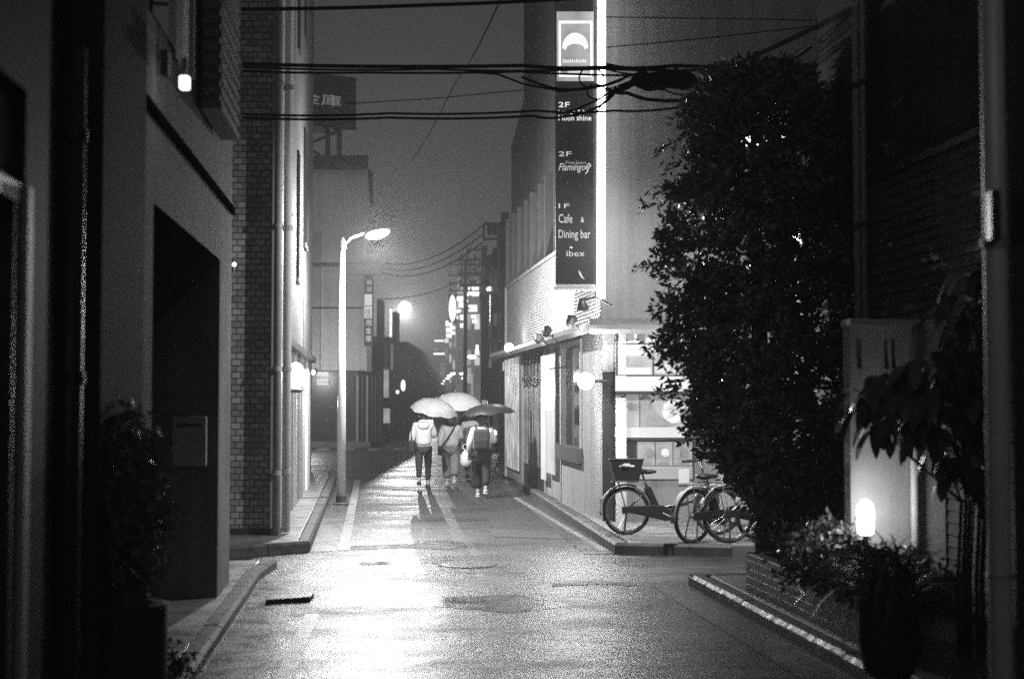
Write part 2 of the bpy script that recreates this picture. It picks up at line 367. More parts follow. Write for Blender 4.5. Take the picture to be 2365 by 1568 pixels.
# ribbed cladding band 2.9..4.3: real ribs
mb = MB(); n = 26
for i in range(n):
    z0 = 2.92 + i * 1.38 / n; z1 = z0 + 1.38 / n
    P = [FB.pt(.03, 0, z0), FB.pt(uE, 0, z0), FB.pt(uE, .03, z0 + .012), FB.pt(.03, .03, z0 + .012), FB.pt(.03, 0, z1), FB.pt(uE, 0, z1), FB.pt(uE, .005, z1), FB.pt(.03, .005, z1)]
    mb.hexa([P[0], P[1], P[2], P[3], P[4], P[5], P[6], P[7]])
mb.fbox(FB, .03, uE, -.3, 0, 2.92, 4.3); mb.build('cladding', mat('pale ribbed cladding', .5, .38, .1, 4, .1, 60), shop)
MB().fbox(FB, uE - .02, uE + .07, -.2, .06, .12, 4.35).build('corner_post', greyp, shop)
# window band above the cladding
mb = MB(); mb.fbox(FB, .1, uE, -3, -.12, 4.3, 5.85); mb.build('window_band', glass, shop)
mu = mat('window mullion', .08, .45, .2, 6, .05)
k = 0
for i in range(12):
    u = .3 + i * (uE - .4) / 11
    MB().fbox(FB, u - .05, u + .05, -.12, .03 + .02 * (i % 2), 4.3, 5.85).build('mullion', mu, shop)
MB().fbox(FB, .1, uE, -.1, .05, 4.3, 4.36).build('window_sill', greyp, shop)
# ground floor
z0, z1 = .12, 2.92
def us(px): return FB.hit(px, 950)[0]
gw = mat('grey painted wall', .33, .65, .12, 2, .12, 90, spec=.25, streak=.25)
MB().fbox(FB, 0, us(1345), -2.5, 0, z0, z1).build('front_wall', gw, shop)
wu0, wu1 = us(1345), us(1297); wz0 = FB.hit(1320, 1032)[1]; wz1 = 2.75
MB().fbox(FB, wu0, us(1258), -2.5, 0, z0, wz0).build('lower_wall', gw, shop)
MB().fbox(FB, wu0, us(1258), -2.5, 0, wz1, z1).build('lintel', gw, shop)
win = MB().fbox(FB, wu0 + .003, wu1 - .003, -.4, -.07, wz0, wz1).build('window', glass, shop)
fm = MB()
fm.fbox(FB, wu0 + .003, wu0 + .1, -.069, .03, wz0, wz1); fm.fbox(FB, wu1 - .09, wu1 - .003, -.069, .03, wz0, wz1); fm.fbox(FB, wu0 + .101, wu1 - .091, -.069, .028, wz1 - .08, wz1 - .002)
fm.build('frame', greyp, win)
MB().fbox(FB, wu0 - .03, wu1 + .03, -.1, .09, wz0 - .22, wz0 + .01).build('sill', mat('dark sill', .09, .4, .2, 6, .05), win)
du0, du1 = us(1258), us(1207)
MB().fbox(FB, wu1, wu1 + .25, -.5, .012, z0, z1).build('door_post', wall_m, shop)
MB().fbox(FB, du0 - .3, du0, -.5, .015, z0, z1).build('door_post', wall_m, shop)
door = MB().fbox(FB, du0, du1, -.5, -.02, z0, 2.2).build('door', mat('dark brown wood', .03, .35, .3, 3, .15, 40, stretch=(1, 1, .1)), shop)
dl = (du1 - du0)
for i in range(4):
    u = du0 + dl * (i + .18) / 4
    MB().fbox(FB, u, u + dl * .16, -.02, .0, .55, 2.05).build('glass_pane', mat('lit door glass', .25, .12, .5, 2, 0, spec=.9), door)
MB().tube([FB.pt(du0 + dl * .48, .05, .8), FB.pt(du0 + dl * .48, .05, 1.6)], .018).build('handle', chrome, door)
tr = MB().fbox(FB, du0, du1, -.5, -.03, 2.28, z1).build('transom', MATS['lit door glass'], shop)
tm = MB()
for i in range(7): tm.fbox(FB, du0 + dl * i / 6.5, du0 + dl * i / 6.5 + .07, -.029, .01, 2.285, z1)
tm.fbox(FB, du0, du1, -.2, .012, 2.202, 2.278); tm.build('bars', MATS['dark brown wood'], tr)
MB().fbox(FB, du1, uE, -.5, .01, z0, z1).build('far_wall', wall_m, shop)
# gutter-shaped canopy running round the corner
can = MB()
def canopy(fr, u0, u1):
    prof = [(0, 2.80), (.30, 2.72), (.36, 2.78), (.36, 2.84), (.30, 2.87), (0, 2.95)]
    can.add([fr.pt(u0, *p) for p in prof] + [fr.pt(u1, *p) for p in prof], [tuple(range(6)), tuple(range(11, 5, -1))] + [(i, (i + 1) % 6, 6 + (i + 1) % 6, 6 + i) for i in range(6)])
canopy(FB, -.2, uE + .1); canopy(FF, -.2, 1.05)
can.build('canopy', mat('pale canopy metal', .24, .4, .15, 5, .05), shop)
# front face towards the alley
MB().fbox(FF, .0, .17, -1.2, -.05, z0, 2.2).build('dark_doorway', black, shop)
MB().fbox(FF, .175, .32, -.6, .08, z0, 2.8).build('white_post', whitep, shop)
MB().fbox(FF, .32, 6.5, -2, 0, z0, 2.95).build('alley_wall', gw, shop)
MB().fbox(FF, 0, .17, -1.2, -.02, 2.2, 2.95).build('door_lintel', gw, shop)

# sign boards on the alley wall
def fx(px): return FF.hit(px, 900)[0]
def fz(py): return FF.hit(1500, py)[1]
def board(name, label, cat, x0, x1, y0, y1, m, v0=.0, v1=.06):
    return tag(MB().fbox(FF, fx(x0), fx(x1), v0, v1, fz(y1), fz(y0)).build(name, m, bevel=.004), label, cat)
bd = thing('menu_board', 'tall glowing menu board under the cafe canopy', 'sign board', FF.pt(.5, .03, 2))
MB().fbox(FF, fx(1422), fx(1660), .004, .06, fz(868), fz(742)).build('panel', emat('dim lit board', .22, .4, 5), bd)
MB().fbox(FF, fx(1432), fx(1506), .06, .07, fz(820), fz(797)).build('bright_panel', lit1, bd)
MB().fbox(FF, fx(1432), fx(1502), .06, .07, fz(864), fz(850)).build('white_strip', lit1, bd)
MB().fbox(FF, fx(1440), fx(1520), .06, .068, fz(792), fz(760)).build('picture', emat('lit picture', .9, .6, 6), bd)
MB().fbox(FF, fx(1512), fx(1560), .06, .068, fz(862), fz(836)).build('label_panel', lit2, bd)
text('TNP', 'lettering', mat('dark lettering', .03, .5, .1, 8, 0), FF, fx(1512), .06, fz(823), .12, bd, fx(1555) - fx(1512))
fm_ = MB(); fm_.fbox(FF, fx(1422), fx(1426), .06, .085, fz(868), fz(742)); fm_.fbox(FF, fx(1506.5), fx(1509.5), .06, .08, fz(868), fz(822)); fm_.fbox(FF, fx(1426.2), fx(1660), .06, .08, fz(868), fz(866)); fm_.fbox(FF, fx(1426.2), fx(1660), .06, .08, fz(795.5), fz(793.5)); fm_.build('frame', darkm, bd)
for i in range(7):
    y = 826 + i * 3.2; MB().fbox(FF, fx(1434), fx(1434 + rnd.uniform(30, 66)), .061, .064, fz(y + 1.2), fz(y)).build('print_line', emat('print grey', .1), bd)
for i in range(3): MB().fbox(FF, fx(1444 + i * 26), fx(1464 + i * 26), .069, .074, fz(788), fz(764)).build('picture', emat(('printed grey ink', 'printed dark ink', 'printed pale ink')[i], (.1, .03, .6)[i], .6, 9), bd)
bn = thing('lightbox_sign', 'overexposed white lightbox band below the menu board', 'lightbox', FF.pt(.8, .05, 1.9))
MB().fbox(FF, fx(1421), fx(1590), .004, .16, fz(903), fz(870)).build('box', emat('bright lightbox', .8, .15, 2, True), bn)
MB().fbox(FF, fx(1421), fx(1660), .004, .17, fz(910), fz(903.5)).build('rail', darkm, bn)
po = thing('food_poster', 'wide pale food poster on the alley wall above the bicycles', 'poster', FF.pt(.8, .03, 1.5))
MB().fbox(FF, fx(1421), fx(1600), .004, .03, fz(985), fz(911)).build('sheet', emat('glowing poster sheet', .27, .3, 3), po)  # paper and ink given a glow so the poster looks lit
def dish(px, py, rw, rh, m, par, name='picture', v=.034):
    u, z = FF.hit(px, py); L = [FF.pt(u + rw * math.cos(t * .314159 * 2), v, z + rh * math.sin(t * .314159 * 2)) for t in range(10)]
    return MB().add(L + [p + FF.n * .004 for p in L], [tuple(range(10)), tuple(range(19, 9, -1))] + [(i, (i + 1) % 10, 10 + (i + 1) % 10, 10 + i) for i in range(10)]).build(name, m, par)
ink = emat('printed grey ink', .1, .6, 9); ink2 = emat('printed dark ink', .03, .6, 9); ink3 = emat('printed pale ink', .6, .4, 9)
dish(1458, 937, .06, .05, ink2, po); dish(1490, 945, .11, .22, ink, po); dish(1560, 950, .2, .17, ink3, po); dish(1525, 975, .25, .06, ink, po, v=.03); dish(1585, 960, .1, .12, ink, po, v=.04)
mb = MB()
for i in range(8): mb.fbox(FF, fx(1426), fx(1426 + rnd.uniform(14, 26)), .03, .032, fz(962 + i * -4.5), fz(960.2 + i * -4.5))
mb.build('print_lines', ink2, po)
fm_ = MB(); fm_.fbox(FF, fx(1419), fx(1421.5), .031, .045, fz(985), fz(911)); fm_.fbox(FF, fx(1476), fx(1477.5), .031, .042, fz(985), fz(911)); fm_.fbox(FF, fx(1598), fx(1602), .0, .05, fz(1106), fz(911)); fm_.build('frame', darkm, po)
MB().fbox(FF, fx(1424), fx(1446), .031, .036, fz(930), fz(918)).build('picture', ink3, po); MB().fbox(FF, fx(1452), fx(1470), .031, .036, fz(948), fz(932)).build('picture', ink2, po)
M_ = MB(); M_.add([FF.pt(fx(1482), .036, fz(982)), FF.pt(fx(1546), .036, fz(982)), FF.pt(fx(1500), .036, fz(938)), FF.pt(fx(1482), .04, fz(982)), FF.pt(fx(1546), .04, fz(982)), FF.pt(fx(1500), .04, fz(938))], [(0, 1, 2), (3, 5, 4), (0, 3, 4, 1), (1, 4, 5, 2), (2, 5, 3, 0)]); M_.build('picture', ink, po)
wb = thing('price_banner', 'plain white banner strip between the food poster and the dish photos', 'banner', FF.pt(.8, .03, 1.3))
MB().fbox(FF, fx(1420), fx(1602), .004, .05, fz(1010), fz(986)).build('strip', emat('white banner', .55, .12, 3), wb)  # strip glows as well, its light put into the material
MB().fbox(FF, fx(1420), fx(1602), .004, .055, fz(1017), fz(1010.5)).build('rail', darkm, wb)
dp = thing('dish_photo_panel', 'row of three framed dish photos low on the alley wall', 'photo panel', FF.pt(.8, .03, 1.))
MB().fbox(FF, fx(1470), fx(1600), .004, .03, fz(1075), fz(1020)).build('sheet', emat('glowing photo sheet', .2, .35, 6), dp)  # photo sheet also glows to look lit
for px in (1492, 1530, 1574): 
    dish(px, 1049, .105, .12, ink, dp, 'plate', .03); dish(px + 6, 1045, .06, .06, ink3 if px == 1530 else ink2, dp, 'food', .036)
fm_ = MB()
for px in (1468.5, 1511, 1552, 1597): fm_.fbox(FF, fx(px), fx(px + 2), .031, .036, fz(1075), fz(1020))
fm_.build('frame', darkm, dp)
for px in (1492, 1530, 1574): MB().fbox(FF, fx(px - 15), fx(px + 15), .031, .035, fz(1073), fz(1068)).build('caption', ink2, dp)
nb_ = thing('dark_notice', 'small dark notice board left of the dish photos', 'notice', FF.pt(.4, .03, 1.))
MB().fbox(FF, fx(1421), fx(1468), .004, .03, fz(1075), fz(1020)).build('board', darkm, nb_)
mb = MB()
for i in range(4): mb.fbox(FF, fx(1427), fx(1445 + 4 * (i % 3)), .03, .034, fz(1050 + i * 5), fz(1047.5 + i * 5))
mb.build('chalk_marks', emat('glowing chalk', .3), nb_)  # marks given a glow so they look lit
board('white_panel', 'blank pale panel under the dish photos behind the saddle', 'panel', 1470, 1600, 1077, 1106, emat('pale panel', .18, .2, 3), .004, .03)  # panel and paper notice glow so they look lit
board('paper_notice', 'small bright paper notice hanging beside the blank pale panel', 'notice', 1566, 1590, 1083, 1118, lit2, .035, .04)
tag(MB().box((3.2, 19.3, .55), (.75, .35, .85)).build('storage_box', mat('pale plastic', .5, .4, .1, 5, .05), bevel=.03), 'pale storage box standing behind the bicycles', 'box')

# wall posters beside the door
pb = FB
def banner(name, label, px0, px1, zz0, zz1, m, v=.09):
    u0, u1 = us(px1), us(px0); lo, hi = min(u0, u1), max(u0, u1)
    return tag(MB().fbox(FB, lo, hi, v - .015, v, zz0, zz1).build(name, m), label, 'banner')
banner('hanging_banner', 'white hanging banner at the far end of the cafe front', 1172, 1204, .35, 2.7, emat('glowing banner', .3, .6, 2.5), .06)  # this banner and both posters glow by emission to look lit
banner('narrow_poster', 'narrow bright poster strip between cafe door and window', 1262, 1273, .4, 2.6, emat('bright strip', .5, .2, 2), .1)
banner('wide_poster', 'pale poster beside the narrow bright strip', 1275, 1294, .55, 2.6, emat('glowing grey poster', .3, .3, 2), .1)
q = at(1268, 900, 23.2)
lan = thing('paper_lantern', 'long white paper lantern hanging by the cafe door', 'lantern', q)
M_ = MB().lathe([(.03, -.33), (.075, -.28), (.1, -.1), (.1, .1), (.075, .28), (.03, .33)], q, 14); M_.build('shade', emat('lantern paper', 2.2), lan, smooth=True)
MB().tube([q + Vector((0, 0, .33)), q + Vector((.12, 0, .36)), q + Vector((.3, 0, .36))], .01).build('bracket', black, lan)
# low lit stand by the banner
q = g(1178, 1090, .12)
st = thing('lit_sign_stand', 'small glowing sign stand at the foot of the hanging banner', 'sign', q)
MB().box(q + Vector((.02, -.15, .28)), (.16, .2, .5)).build('box', emat('stand light', .9, .3, 6), st)
MB().ball(q + Vector((-.04, -.3, .12)), .06).build('lamp', bulb, st)

# vertical sign projecting over the kerb
FS = Fr((0, 19.55), (1, 0), 'R')
def sx(px, py=400): return FS.hit(px, py)[0]
def sz(py, px=1330): return FS.hit(px, py)[1]
sg = thing('vertical_shop_sign', 'tall black projecting sign with white shop names and bright tube edge', 'sign', FS.pt(sx(1330), 0, 3.4))
sb = MB(); sb.fbox(FS, sx(1283), sx(1373), -.22, 0, sz(657), sz(-40)); sb.build('board', mat('glossy black sign face', .022, .25, .4, 1.5, .05), sg, bevel=.006)
MB().fbox(FS, sx(1286), sx(1372), -.02, .012, sz(188), sz(28)).build('lit_face', emat('lit sign face', .33, .35, 3), sg)
tb = MB().tube([FS.pt(sx(1387), .05, sz(690)), FS.pt(sx(1390), .05, sz(-40))], .058, 12).build('light_tube', tube_m, sg, smooth=True)
MB().fbox(FS, sx(1374), sx(1377), -.1, .0, sz(690), sz(-40)).build('tube_bracket', darkm, sg)
mb = MB(); mb.tube([FS.pt(sx(1278), .02, sz(668)), FS.pt(sx(1395), .02, sz(668))], .03); mb.fbox(FS, sx(1284), sx(1374), -.2, .02, sz(663), sz(657)); mb.build('bottom_arm', steel, sg)
LT = lit_letter
X = sx(1290)
text('2F', 'lettering', LT, FS, X, .002, sz(248), sz(236) - sz(248), sg, sx(1316) - X, .006)
text('Lounge & bar', 'lettering', LT, FS, X, .002, sz(262), sz(254) - sz(262), sg, sx(1364) - X, .006)
text('Moon', 'lettering', LT, FS, X, .002, sz(279), sz(266) - sz(279), sg, sx(1326) - X, .006); text('shine', 'lettering', LT, FS, sx(1332), .002, sz(279), sz(266) - sz(279), sg, sx(1366) - sx(1332), .006)
l2 = emat('dimmer lit letters', .55)
text('2F', 'lettering', l2, FS, X, .002, sz(361), sz(350) - sz(361), sg, sx(1320) - X, .006)
text('Free Space', 'lettering', emat('dim lit letters', .3), FS, sx(1307), .002, sz(379), sz(372) - sz(379), sg, sx(1354) - sx(1307), .006)
text('Flamingo', 'lettering', l2, FS, X, .002, sz(394), sz(377) - sz(394), sg, sx(1352) - X, .006, shear=.35)
bird = MB(); bird.tube([FS.pt(sx(a), .006, sz(b)) for a, b in ((1353, 392), (1356, 383), (1360, 378), (1364, 383), (1359, 388), (1357, 396), (1352, 402))], .008, 6); bird.build('bird_emblem', l2, sg)
l3 = emat('faint lit letters', .42)
text('1F', 'lettering', l3, FS, X, .002, sz(481), sz(470) - sz(481), sg, sx(1315) - X, .006)
text('Cafe', 'lettering', l3, FS, X, .002, sz(515), sz(494) - sz(515), sg, sx(1322) - X, .006)
text('&', 'lettering', l3, FS, sx(1341), .002, sz(514), sz(501) - sz(514), sg, sx(1349) - sx(1341), .006)
text('Dining bar', 'lettering', l3, FS, X, .002, sz(550), sz(530) - sz(550), sg, sx(1363) - X, .006)
text('ibex', 'lettering', l3, FS, sx(1308), .002, sz(592), sz(578) - sz(592), sg, sx(1350) - sx(1308), .006)
cr = MB(); cr.tube([FS.pt(sx(a), .006, sz(b)) for a, b in ((1336, 625), (1339, 632), (1343, 640), (1349, 645))], [.006, .016, .014, .004], 6); cr.tube([FS.pt(sx(1318), .006, sz(574)), FS.pt(sx(1319), .006, sz(570))], .02, 8); cr.build('crescent_emblem', l3, sg)
# framed emblem at the top
fr_ = MB()
for a, b, c_, d_ in ((1291, 1295, 50, 178), (1364, 1368, 50, 178)): fr_.fbox(FS, sx(a), sx(b), .013, .02, sz(d_), sz(c_))
for a, b in ((50, 55), (173, 178)): fr_.fbox(FS, sx(1295), sx(1364), .013, .02, sz(b), sz(a))
fr_.build('neon_frame', emat('neon frame', 1.6), sg)
arch = MB(); pts = []
for i in range(13):
    t = math.pi * (1 - i / 12); pts.append((1329 + 30 * math.cos(t), 112 - 35 * math.sin(t), 1329 + 22 * math.cos(t), 116 - 14 * math.sin(t)))
for i in range(12):
    a, b = pts[i], pts[i + 1]
    if i % 2 == 0 or True:
        k = .82
        c_ = tuple(a[j] + (b[j] - a[j]) * k for j in range(4))
        arch.hexa([FS.pt(sx(a[2]), .013, sz(a[3])), FS.pt(sx(c_[2]), .013, sz(c_[3])), FS.pt(sx(c_[2]), .02, sz(c_[3])), FS.pt(sx(a[2]), .02, sz(a[3])), FS.pt(sx(a[0]), .013, sz(a[1])), FS.pt(sx(c_[0]), .013, sz(c_[1])), FS.pt(sx(c_[0]), .02, sz(c_[1])), FS.pt(sx(a[0]), .02, sz(a[1]))])
arch.build('arched_emblem', emat('emblem glow', 1.1), sg)
mb = MB(); mb2 = MB()   # two lines too blurred to read: upright strokes only
for i in range(11): mb.fbox(FS, sx(1301 + i * 5), sx(1303.4 + i * 5), .013, .019, sz(146), sz(138 + (i * 7 % 3)))
for i in range(8): mb2.fbox(FS, sx(1312 + i * 5), sx(1314.6 + i * 5), .013, .019, sz(169), sz(160 + (i * 5 % 3)))
mb.build('lettering', LT, sg); mb2.build('lettering', LT, sg)

# spotlights and lamps of the cafe
def spotlight(label, px, py, u_off, aim, power, spot=95, group='spotlights on the cafe front'):
    u, z = FB.hit(px, py, .45); p = FB.pt(u, .45, z)
    t = thing('spotlight', label, 'spotlight', p, group=group)
    d = (FB.pt(u + aim[0], aim[1], z + aim[2]) - p).normalized(); Mq = d.to_track_quat('Z', 'Y').to_matrix()
    MB().lathe([(.02, -.1), (.05, -.08), (.075, .02), (.085, .05)], p, 14, Mq).build('housing', darkm, t, smooth=True)
    MB().lathe([(.07, .052), (.05, .06), (.01, .064)], p, 14, Mq).build('lens', bulb, t)
    MB().tube([p - d * .08, p - d * .12 - FB.n * .2, FB.pt(u, .05, z)], .014).build('arm', darkm, t)
    if power: plight('lamp_light', p + d * .12, power, .05, t, spot, d)
    return t
spotlight('white spotlight under the foot of the tall black sign', 1345, 705, 0, (.5, .2, -1), 20)
spotlight('upper of two paired spotlights above the cafe door', 1262, 766, 0, (1.2, 0, 1.2), 190, 130)
spotlight('lower of two paired spotlights above the cafe door', 1243, 783, 0, (2.6, 0, 1.15), 260, 130)
spotlight('dark unlit looking spotlight near the cafe window', 1318, 742, 0, (.8, 0, .95), 50, 130)
u, z = FB.hit(1176, 803, .3); p = FB.pt(u, .3, z)
t = thing('ball_lamp', 'small round lamp at the far end of the canopy', 'lamp', p); MB().ball(p, .1).build('globe', bulb, t, smooth=True); MB().tube([p + FB.n * -.08, p - FB.n * .32], .015).build('bracket', darkm, t)
plight('lamp_light', p + Vector((-.1, -.14, 0)), 25, .08, t)
u, z = FB.hit(1353, 880, .3); p = FB.pt(u, .3, z)
t = thing('globe_wall_lamp', 'glaring globe lamp on the grey wall beside the cafe window', 'wall lamp', p); MB().ball(p, .12).build('globe', emat('glaring globe', 5), t, smooth=True); MB().tube([p - FB.n * .1, p - FB.n * .3], .02).build('bracket', darkm, t)
plight('lamp_light', p + FB.n * .16 + Vector((0, -.06, 0)), 260, .1, t)
plight('board_light', FF.pt(.7, .35, 2.6), 1.5, .15, bn)

# ------------------------------------------------------------------ left: tiled building
o = g(640, 1234, .12)
FL = Fr((o.x, o.y), (-.1, .995), 'R')
FLf = Fr((o.x, o.y), (1, 0), 'R')
tb_ = thing('tiled_building', 'tall building with a small-tile front pier and pale street wall', 'building', (-5, 22, 0))
uL = FL.hit(724, 300)[0]
tile = brick_mat('small wall tiles', .34, .66, .1, .12, .08, .35, msize=.008)
MB().fbox(FLf, -6, -.02, -.3, 0, .12, 16).build('tile_pier', tile, tb_)
MB().fbox(FLf, -6, .02, -.3, .03, .0, .2).build('pier_base', darkm, tb_)
MB().fbox(FL, -.02, .5, -.1, .03, .12, 16).build('corner_strip', mat('pale corner render', .36, .6, .15, 2, .1), tb_)
MB().fbox(FL, .5, uL, -6, 0, 2.66, 16).build('upper_wall', mat('pale street wall', .11, .7, .2, 1.1, .15, 80, spec=.2, streak=.3), tb_)
MB().fbox(FL, .5, uL - .3, -6, -.06, .12, 2.6).build('shop_front', mat('grey shutter', .2, .35, .15, 4, .05), tb_)
for i in range(15):
    u = .6 + i * (uL - 1) / 14
    MB().fbox(FL, u, u + .09, -.059, -.02 + .015 * (i % 3 == 0), .12, 2.56).build('front_mullion', greyp if i % 3 else whitep, tb_)
MB().fbox(FL, .51, uL + .1, -.34, .08, 2.56, 2.66).build('canopy', mat('dark canopy edge', .05, .4, .2, 4, .05), tb_)
for (px, r, m) in ((640, .05, steel), (652, .055, whitep)):
    q = at(px, 900, o.y - .12) if px == 640 else FL.pt(.12, .1, 0)
    pp = MB().tube([(q.x, q.y, .14), (q.x, q.y, 15)], r, 12); pipe = pp.build('drainpipe', m, tb_, smooth=True)
    for zz in (.9, 2.2, 4.0, 5.8, 7.6, 9.4): MB().lathe([(r + .012, -.03), (r + .012, .03)], (q.x, q.y, zz), 12).build('clip', steel, pipe)
for (pa, pb_, ya, yb) in ((664, 672, 180, 470), (684, 690, 260, 640), (700, 706, 300, 560)):
    ua, za = FL.hit(pa, yb); ub, zb = FL.hit(pb_, ya); wn = MB().fbox(FL, ua, ub, 0, .03, za, za + 2.0).build('window', glass, tb_)
    MB().fbox(FL, ua - .06, ub + .06, .0, .05, za - .08, za - .002).build('sill', greyp, wn)
    zc = za + 3.6
    MB().fbox(FL, ua, ub, 0, .03, zc, zc + 2.0).build('window', glass, tb_)
u, z = FL.hit(657, 862, .1); p = FL.pt(1.5, .14, z)
t = thing('oval_wall_lantern', 'glowing white oval lantern on the tiled building corner', 'wall lantern', p)
MB().ball(p, (.13, .13, .19)).build('shade', emat('lantern glass', 2.5), t, smooth=True); MB().lathe([(.05, -.23), (.14, -.19), (.05, -.17)], p, 12).build('cap', darkm, t); plight('lamp_light', p + Vector((.22, -.12, 0)), 26, .12, t)
p = FL.pt(7.2, .03, 1.78)
t = thing('entrance_light', 'bright small light by the shuttered street front', 'wall lamp', p)
MB().fbox(FL, 7.17, 7.23, -.2, .02, 1.72, 1.86).build('body', bulb, t); MB().fbox(FL, 7.05, 7.35, -.23, -.2, 1.6, 1.95).build('plate', steel, t); plight('lamp_light', p + FL.n * .3, 22, .08, t)

# ------------------------------------------------------------------ left: plaster building with a recessed doorway
o = g(529, 1347, .09); FA = Fr((o.x, o.y), (-.09, .996), 'R')
pbld = thing('plaster_building', 'grey plaster building with a deep dark doorway recess', 'building', (-4.5, 11, 0))
uJ, zl = FA.hit(508, 600); uN_, _ = FA.hit(350, 900)
pl = mat('grey plaster', .17, .85, .22, 1.3, .3, 70, spec=.08, streak=.35)
MB().fbox(FA, -6.5, 0, -5, 0, zl, 12).build('upper_wall', pl, pbld)
MB().fbox(FA, -6.5, uN_, -5, -.0, 0, zl).build('near_wall', pl, pbld)
MB().fbox(FA, uJ, 0, -5, 0, 0, zl).build('far_pier', pl, pbld)
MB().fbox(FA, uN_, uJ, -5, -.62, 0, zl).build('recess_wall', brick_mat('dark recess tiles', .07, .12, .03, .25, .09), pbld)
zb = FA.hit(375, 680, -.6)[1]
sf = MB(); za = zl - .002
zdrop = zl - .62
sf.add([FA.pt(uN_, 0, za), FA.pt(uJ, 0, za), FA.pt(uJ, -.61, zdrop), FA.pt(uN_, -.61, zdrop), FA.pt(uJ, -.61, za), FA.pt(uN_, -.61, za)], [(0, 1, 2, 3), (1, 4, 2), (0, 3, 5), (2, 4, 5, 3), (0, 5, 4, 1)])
sf.build('soffit_with_shadow', mat('matt black shadow and trim', .008, .95, .2, 5, 0, spec=0), pbld)  # black wedge: soffit plus the recess shadow, put into its shape and colour
zg = FA.hit(528, 478)[1]
MB().fbox(FA, -6.5, .0, .002, .03, zg - .035, zg + .03).build('string_course', MATS['matt black shadow and trim'], pbld)
# upper window
u0, z0 = FA.hit(396, 112); u1, _ = FA.hit(412, 60)
wn = MB().fbox(FA, u0 - .9, u1 + .5, .002, .02, z0, z0 + 2.2).build('window', glass, pbld)
MB().fbox(FA, u0 + .05, u1 + .02, .02, .07, z0 - .05, z0 + 2.2).build('frame', whitep, wn)  # white bar put in for the bright reflection in the window
MB().fbox(FA, u1 + .35, u1 + .42, .02, .06, z0 - .05, z0 + 2.2).build('frame', greyp, wn)
# dark ribbed box hung out from the wall
u0, z0 = FA.hit(506, 272, .17); u1, z1 = FA.hit(547, 306, .17)
vb = thing('louvred_box', 'dark ribbed box hanging on the plaster wall under the cables', 'awning box', FA.pt(u0, .2, z0))
zb0 = (z0 + z1) / 2; print('LOUV', u0, z0, u1, z1)
MB().fbox(FA, u0, u1, .031, .17, zb0, 9).build('casing', black, vb)
mb = MB()
for i in range(26): mb.fbox(FA, u0 - .02, u1 + .02, .17, .19, zb0 + i * .11, zb0 + i * .11 + .06)
for i in range(26): mb.fbox(FA, u0 - .025, u0 - .001, .05, .16, zb0 + i * .11, zb0 + i * .11 + .06)
mb.build('ribs', darkm, vb)
u, z = FA.hit(419, 192, .15); p = FA.pt(u, .17, z)
t = thing('square_wall_lamp', 'small lit square lamp high on the plaster wall', 'wall lamp', p)
MB().box(p, (.06, .07, .085)).build('shade', emat('square lamp glass', 2.2), t, bevel=.01); MB().box(p + Vector((0, 0, .1)), (.03, .03, .12)).build('stem', darkm, t); MB().box(p - FA.n * .12 + Vector((0, 0, .12)), (.05, .08, .16)).build('backplate', darkm, t)
plight('lamp_light', p + FA.n * .16 + Vector((0, -.05, 0)), 1., .06, t)
p = at(541, 611, 14.2)
t = thing('tiny_lamp', 'tiny bright lamp on a bracket at the plaster building corner', 'lamp', p); MB().ball(p, .022).build('bulb', bulb, t); MB().tube([p, p + Vector((-.03, .02, -.12)), p + Vector((-.14, .02, -.14))], .012).build('bracket', darkm, t)
p0 = at(396, 962, o.y - .62); p1 = at(475, 1076, o.y - .62); yj = FA.pt(uJ, 0, 0).y
FJ = Fr(FA.pt(uJ, 0, 0)[:2], (FA.n.x, FA.n.y), 'R')
ja, jz1 = FJ.hit(398, 962, .1); jb, jz0 = FJ.hit(476, 1076, .1)
t = thing('letterbox', 'square pale letterbox on the side of the doorway recess', 'letterbox', FJ.pt(ja, .05, jz0))
MB().fbox(FJ, ja, jb, .0, .12, jz0, jz1).build('box', mat('dull letterbox metal', .3, .5, .15, 6, .05), t, bevel=.01); MB().fbox(FJ, ja + .04, jb - .04, .12, .125, jz1 - .09, jz1 - .06).build('slot', black, t)

# ------------------------------------------------------------------ left: dark building closest to the viewer
o = Vector((-2.075, 8.0)); FC = Fr(o, (-.09, .996), 'R')
nbd = thing('dark_building', 'dark shopfront building with black frame in the near left corner', 'building', (-3, 6, 0))
dkw = mat('dark facade paint', .04, .7, .25, 1.5, .1, spec=.1)
def cu(px): return FC.hit(px, 900)[0]
MB().fbox(FC, cu(232), 0, -3, 0, 0, 9).build('end_wall', mat('grey pilaster', .06, .85, .25, 1.2, .3, spec=.03, streak=.3), nbd)
MB().fbox(FC, cu(105), cu(232), -3, -.16, 0, 9).build('recess_wall', black, nbd)
MB().fbox(FC, cu(52), cu(105), -3, 0, 0, 9).build('pilaster', dkw, nbd)
zt = FC.hit(40, 425)[1]; zt2 = FC.hit(40, 205)[1]
MB().fbox(FC, -6, cu(52), -3, 0, zt2 + .02, 9).build('upper_wall', dkw, nbd)
wn = MB().fbox(FC, -6, cu(52), -3, -.06, zt, zt2).build('transom_window', mat('pale reflection glass', .35, .4, .15, 3, .1), nbd)  # pale colour stands in for the reflection in the glass
MB().fbox(FC, -6, cu(52), -.055, .01, zt - .07, zt).build('rail', black, wn)
dr = MB().fbox(FC, -6, cu(24), -3, -.05, 0, zt - .07).build('door', mat('dim door glass', .12, .3, .3, 3, .1), nbd)
MB().fbox(FC, cu(24), cu(41), -.1, .005, 0, zt - .07).build('frame', black, dr)
MB().fbox(FC, cu(41), cu(52), -.1, .03, 0, zt).build('bright_edge', steel, dr)
mb = MB()
for i in range(14): mb.fbox(FC, -6, cu(22), -.05, -.035, .2 + i * .15, .215 + i * .15)
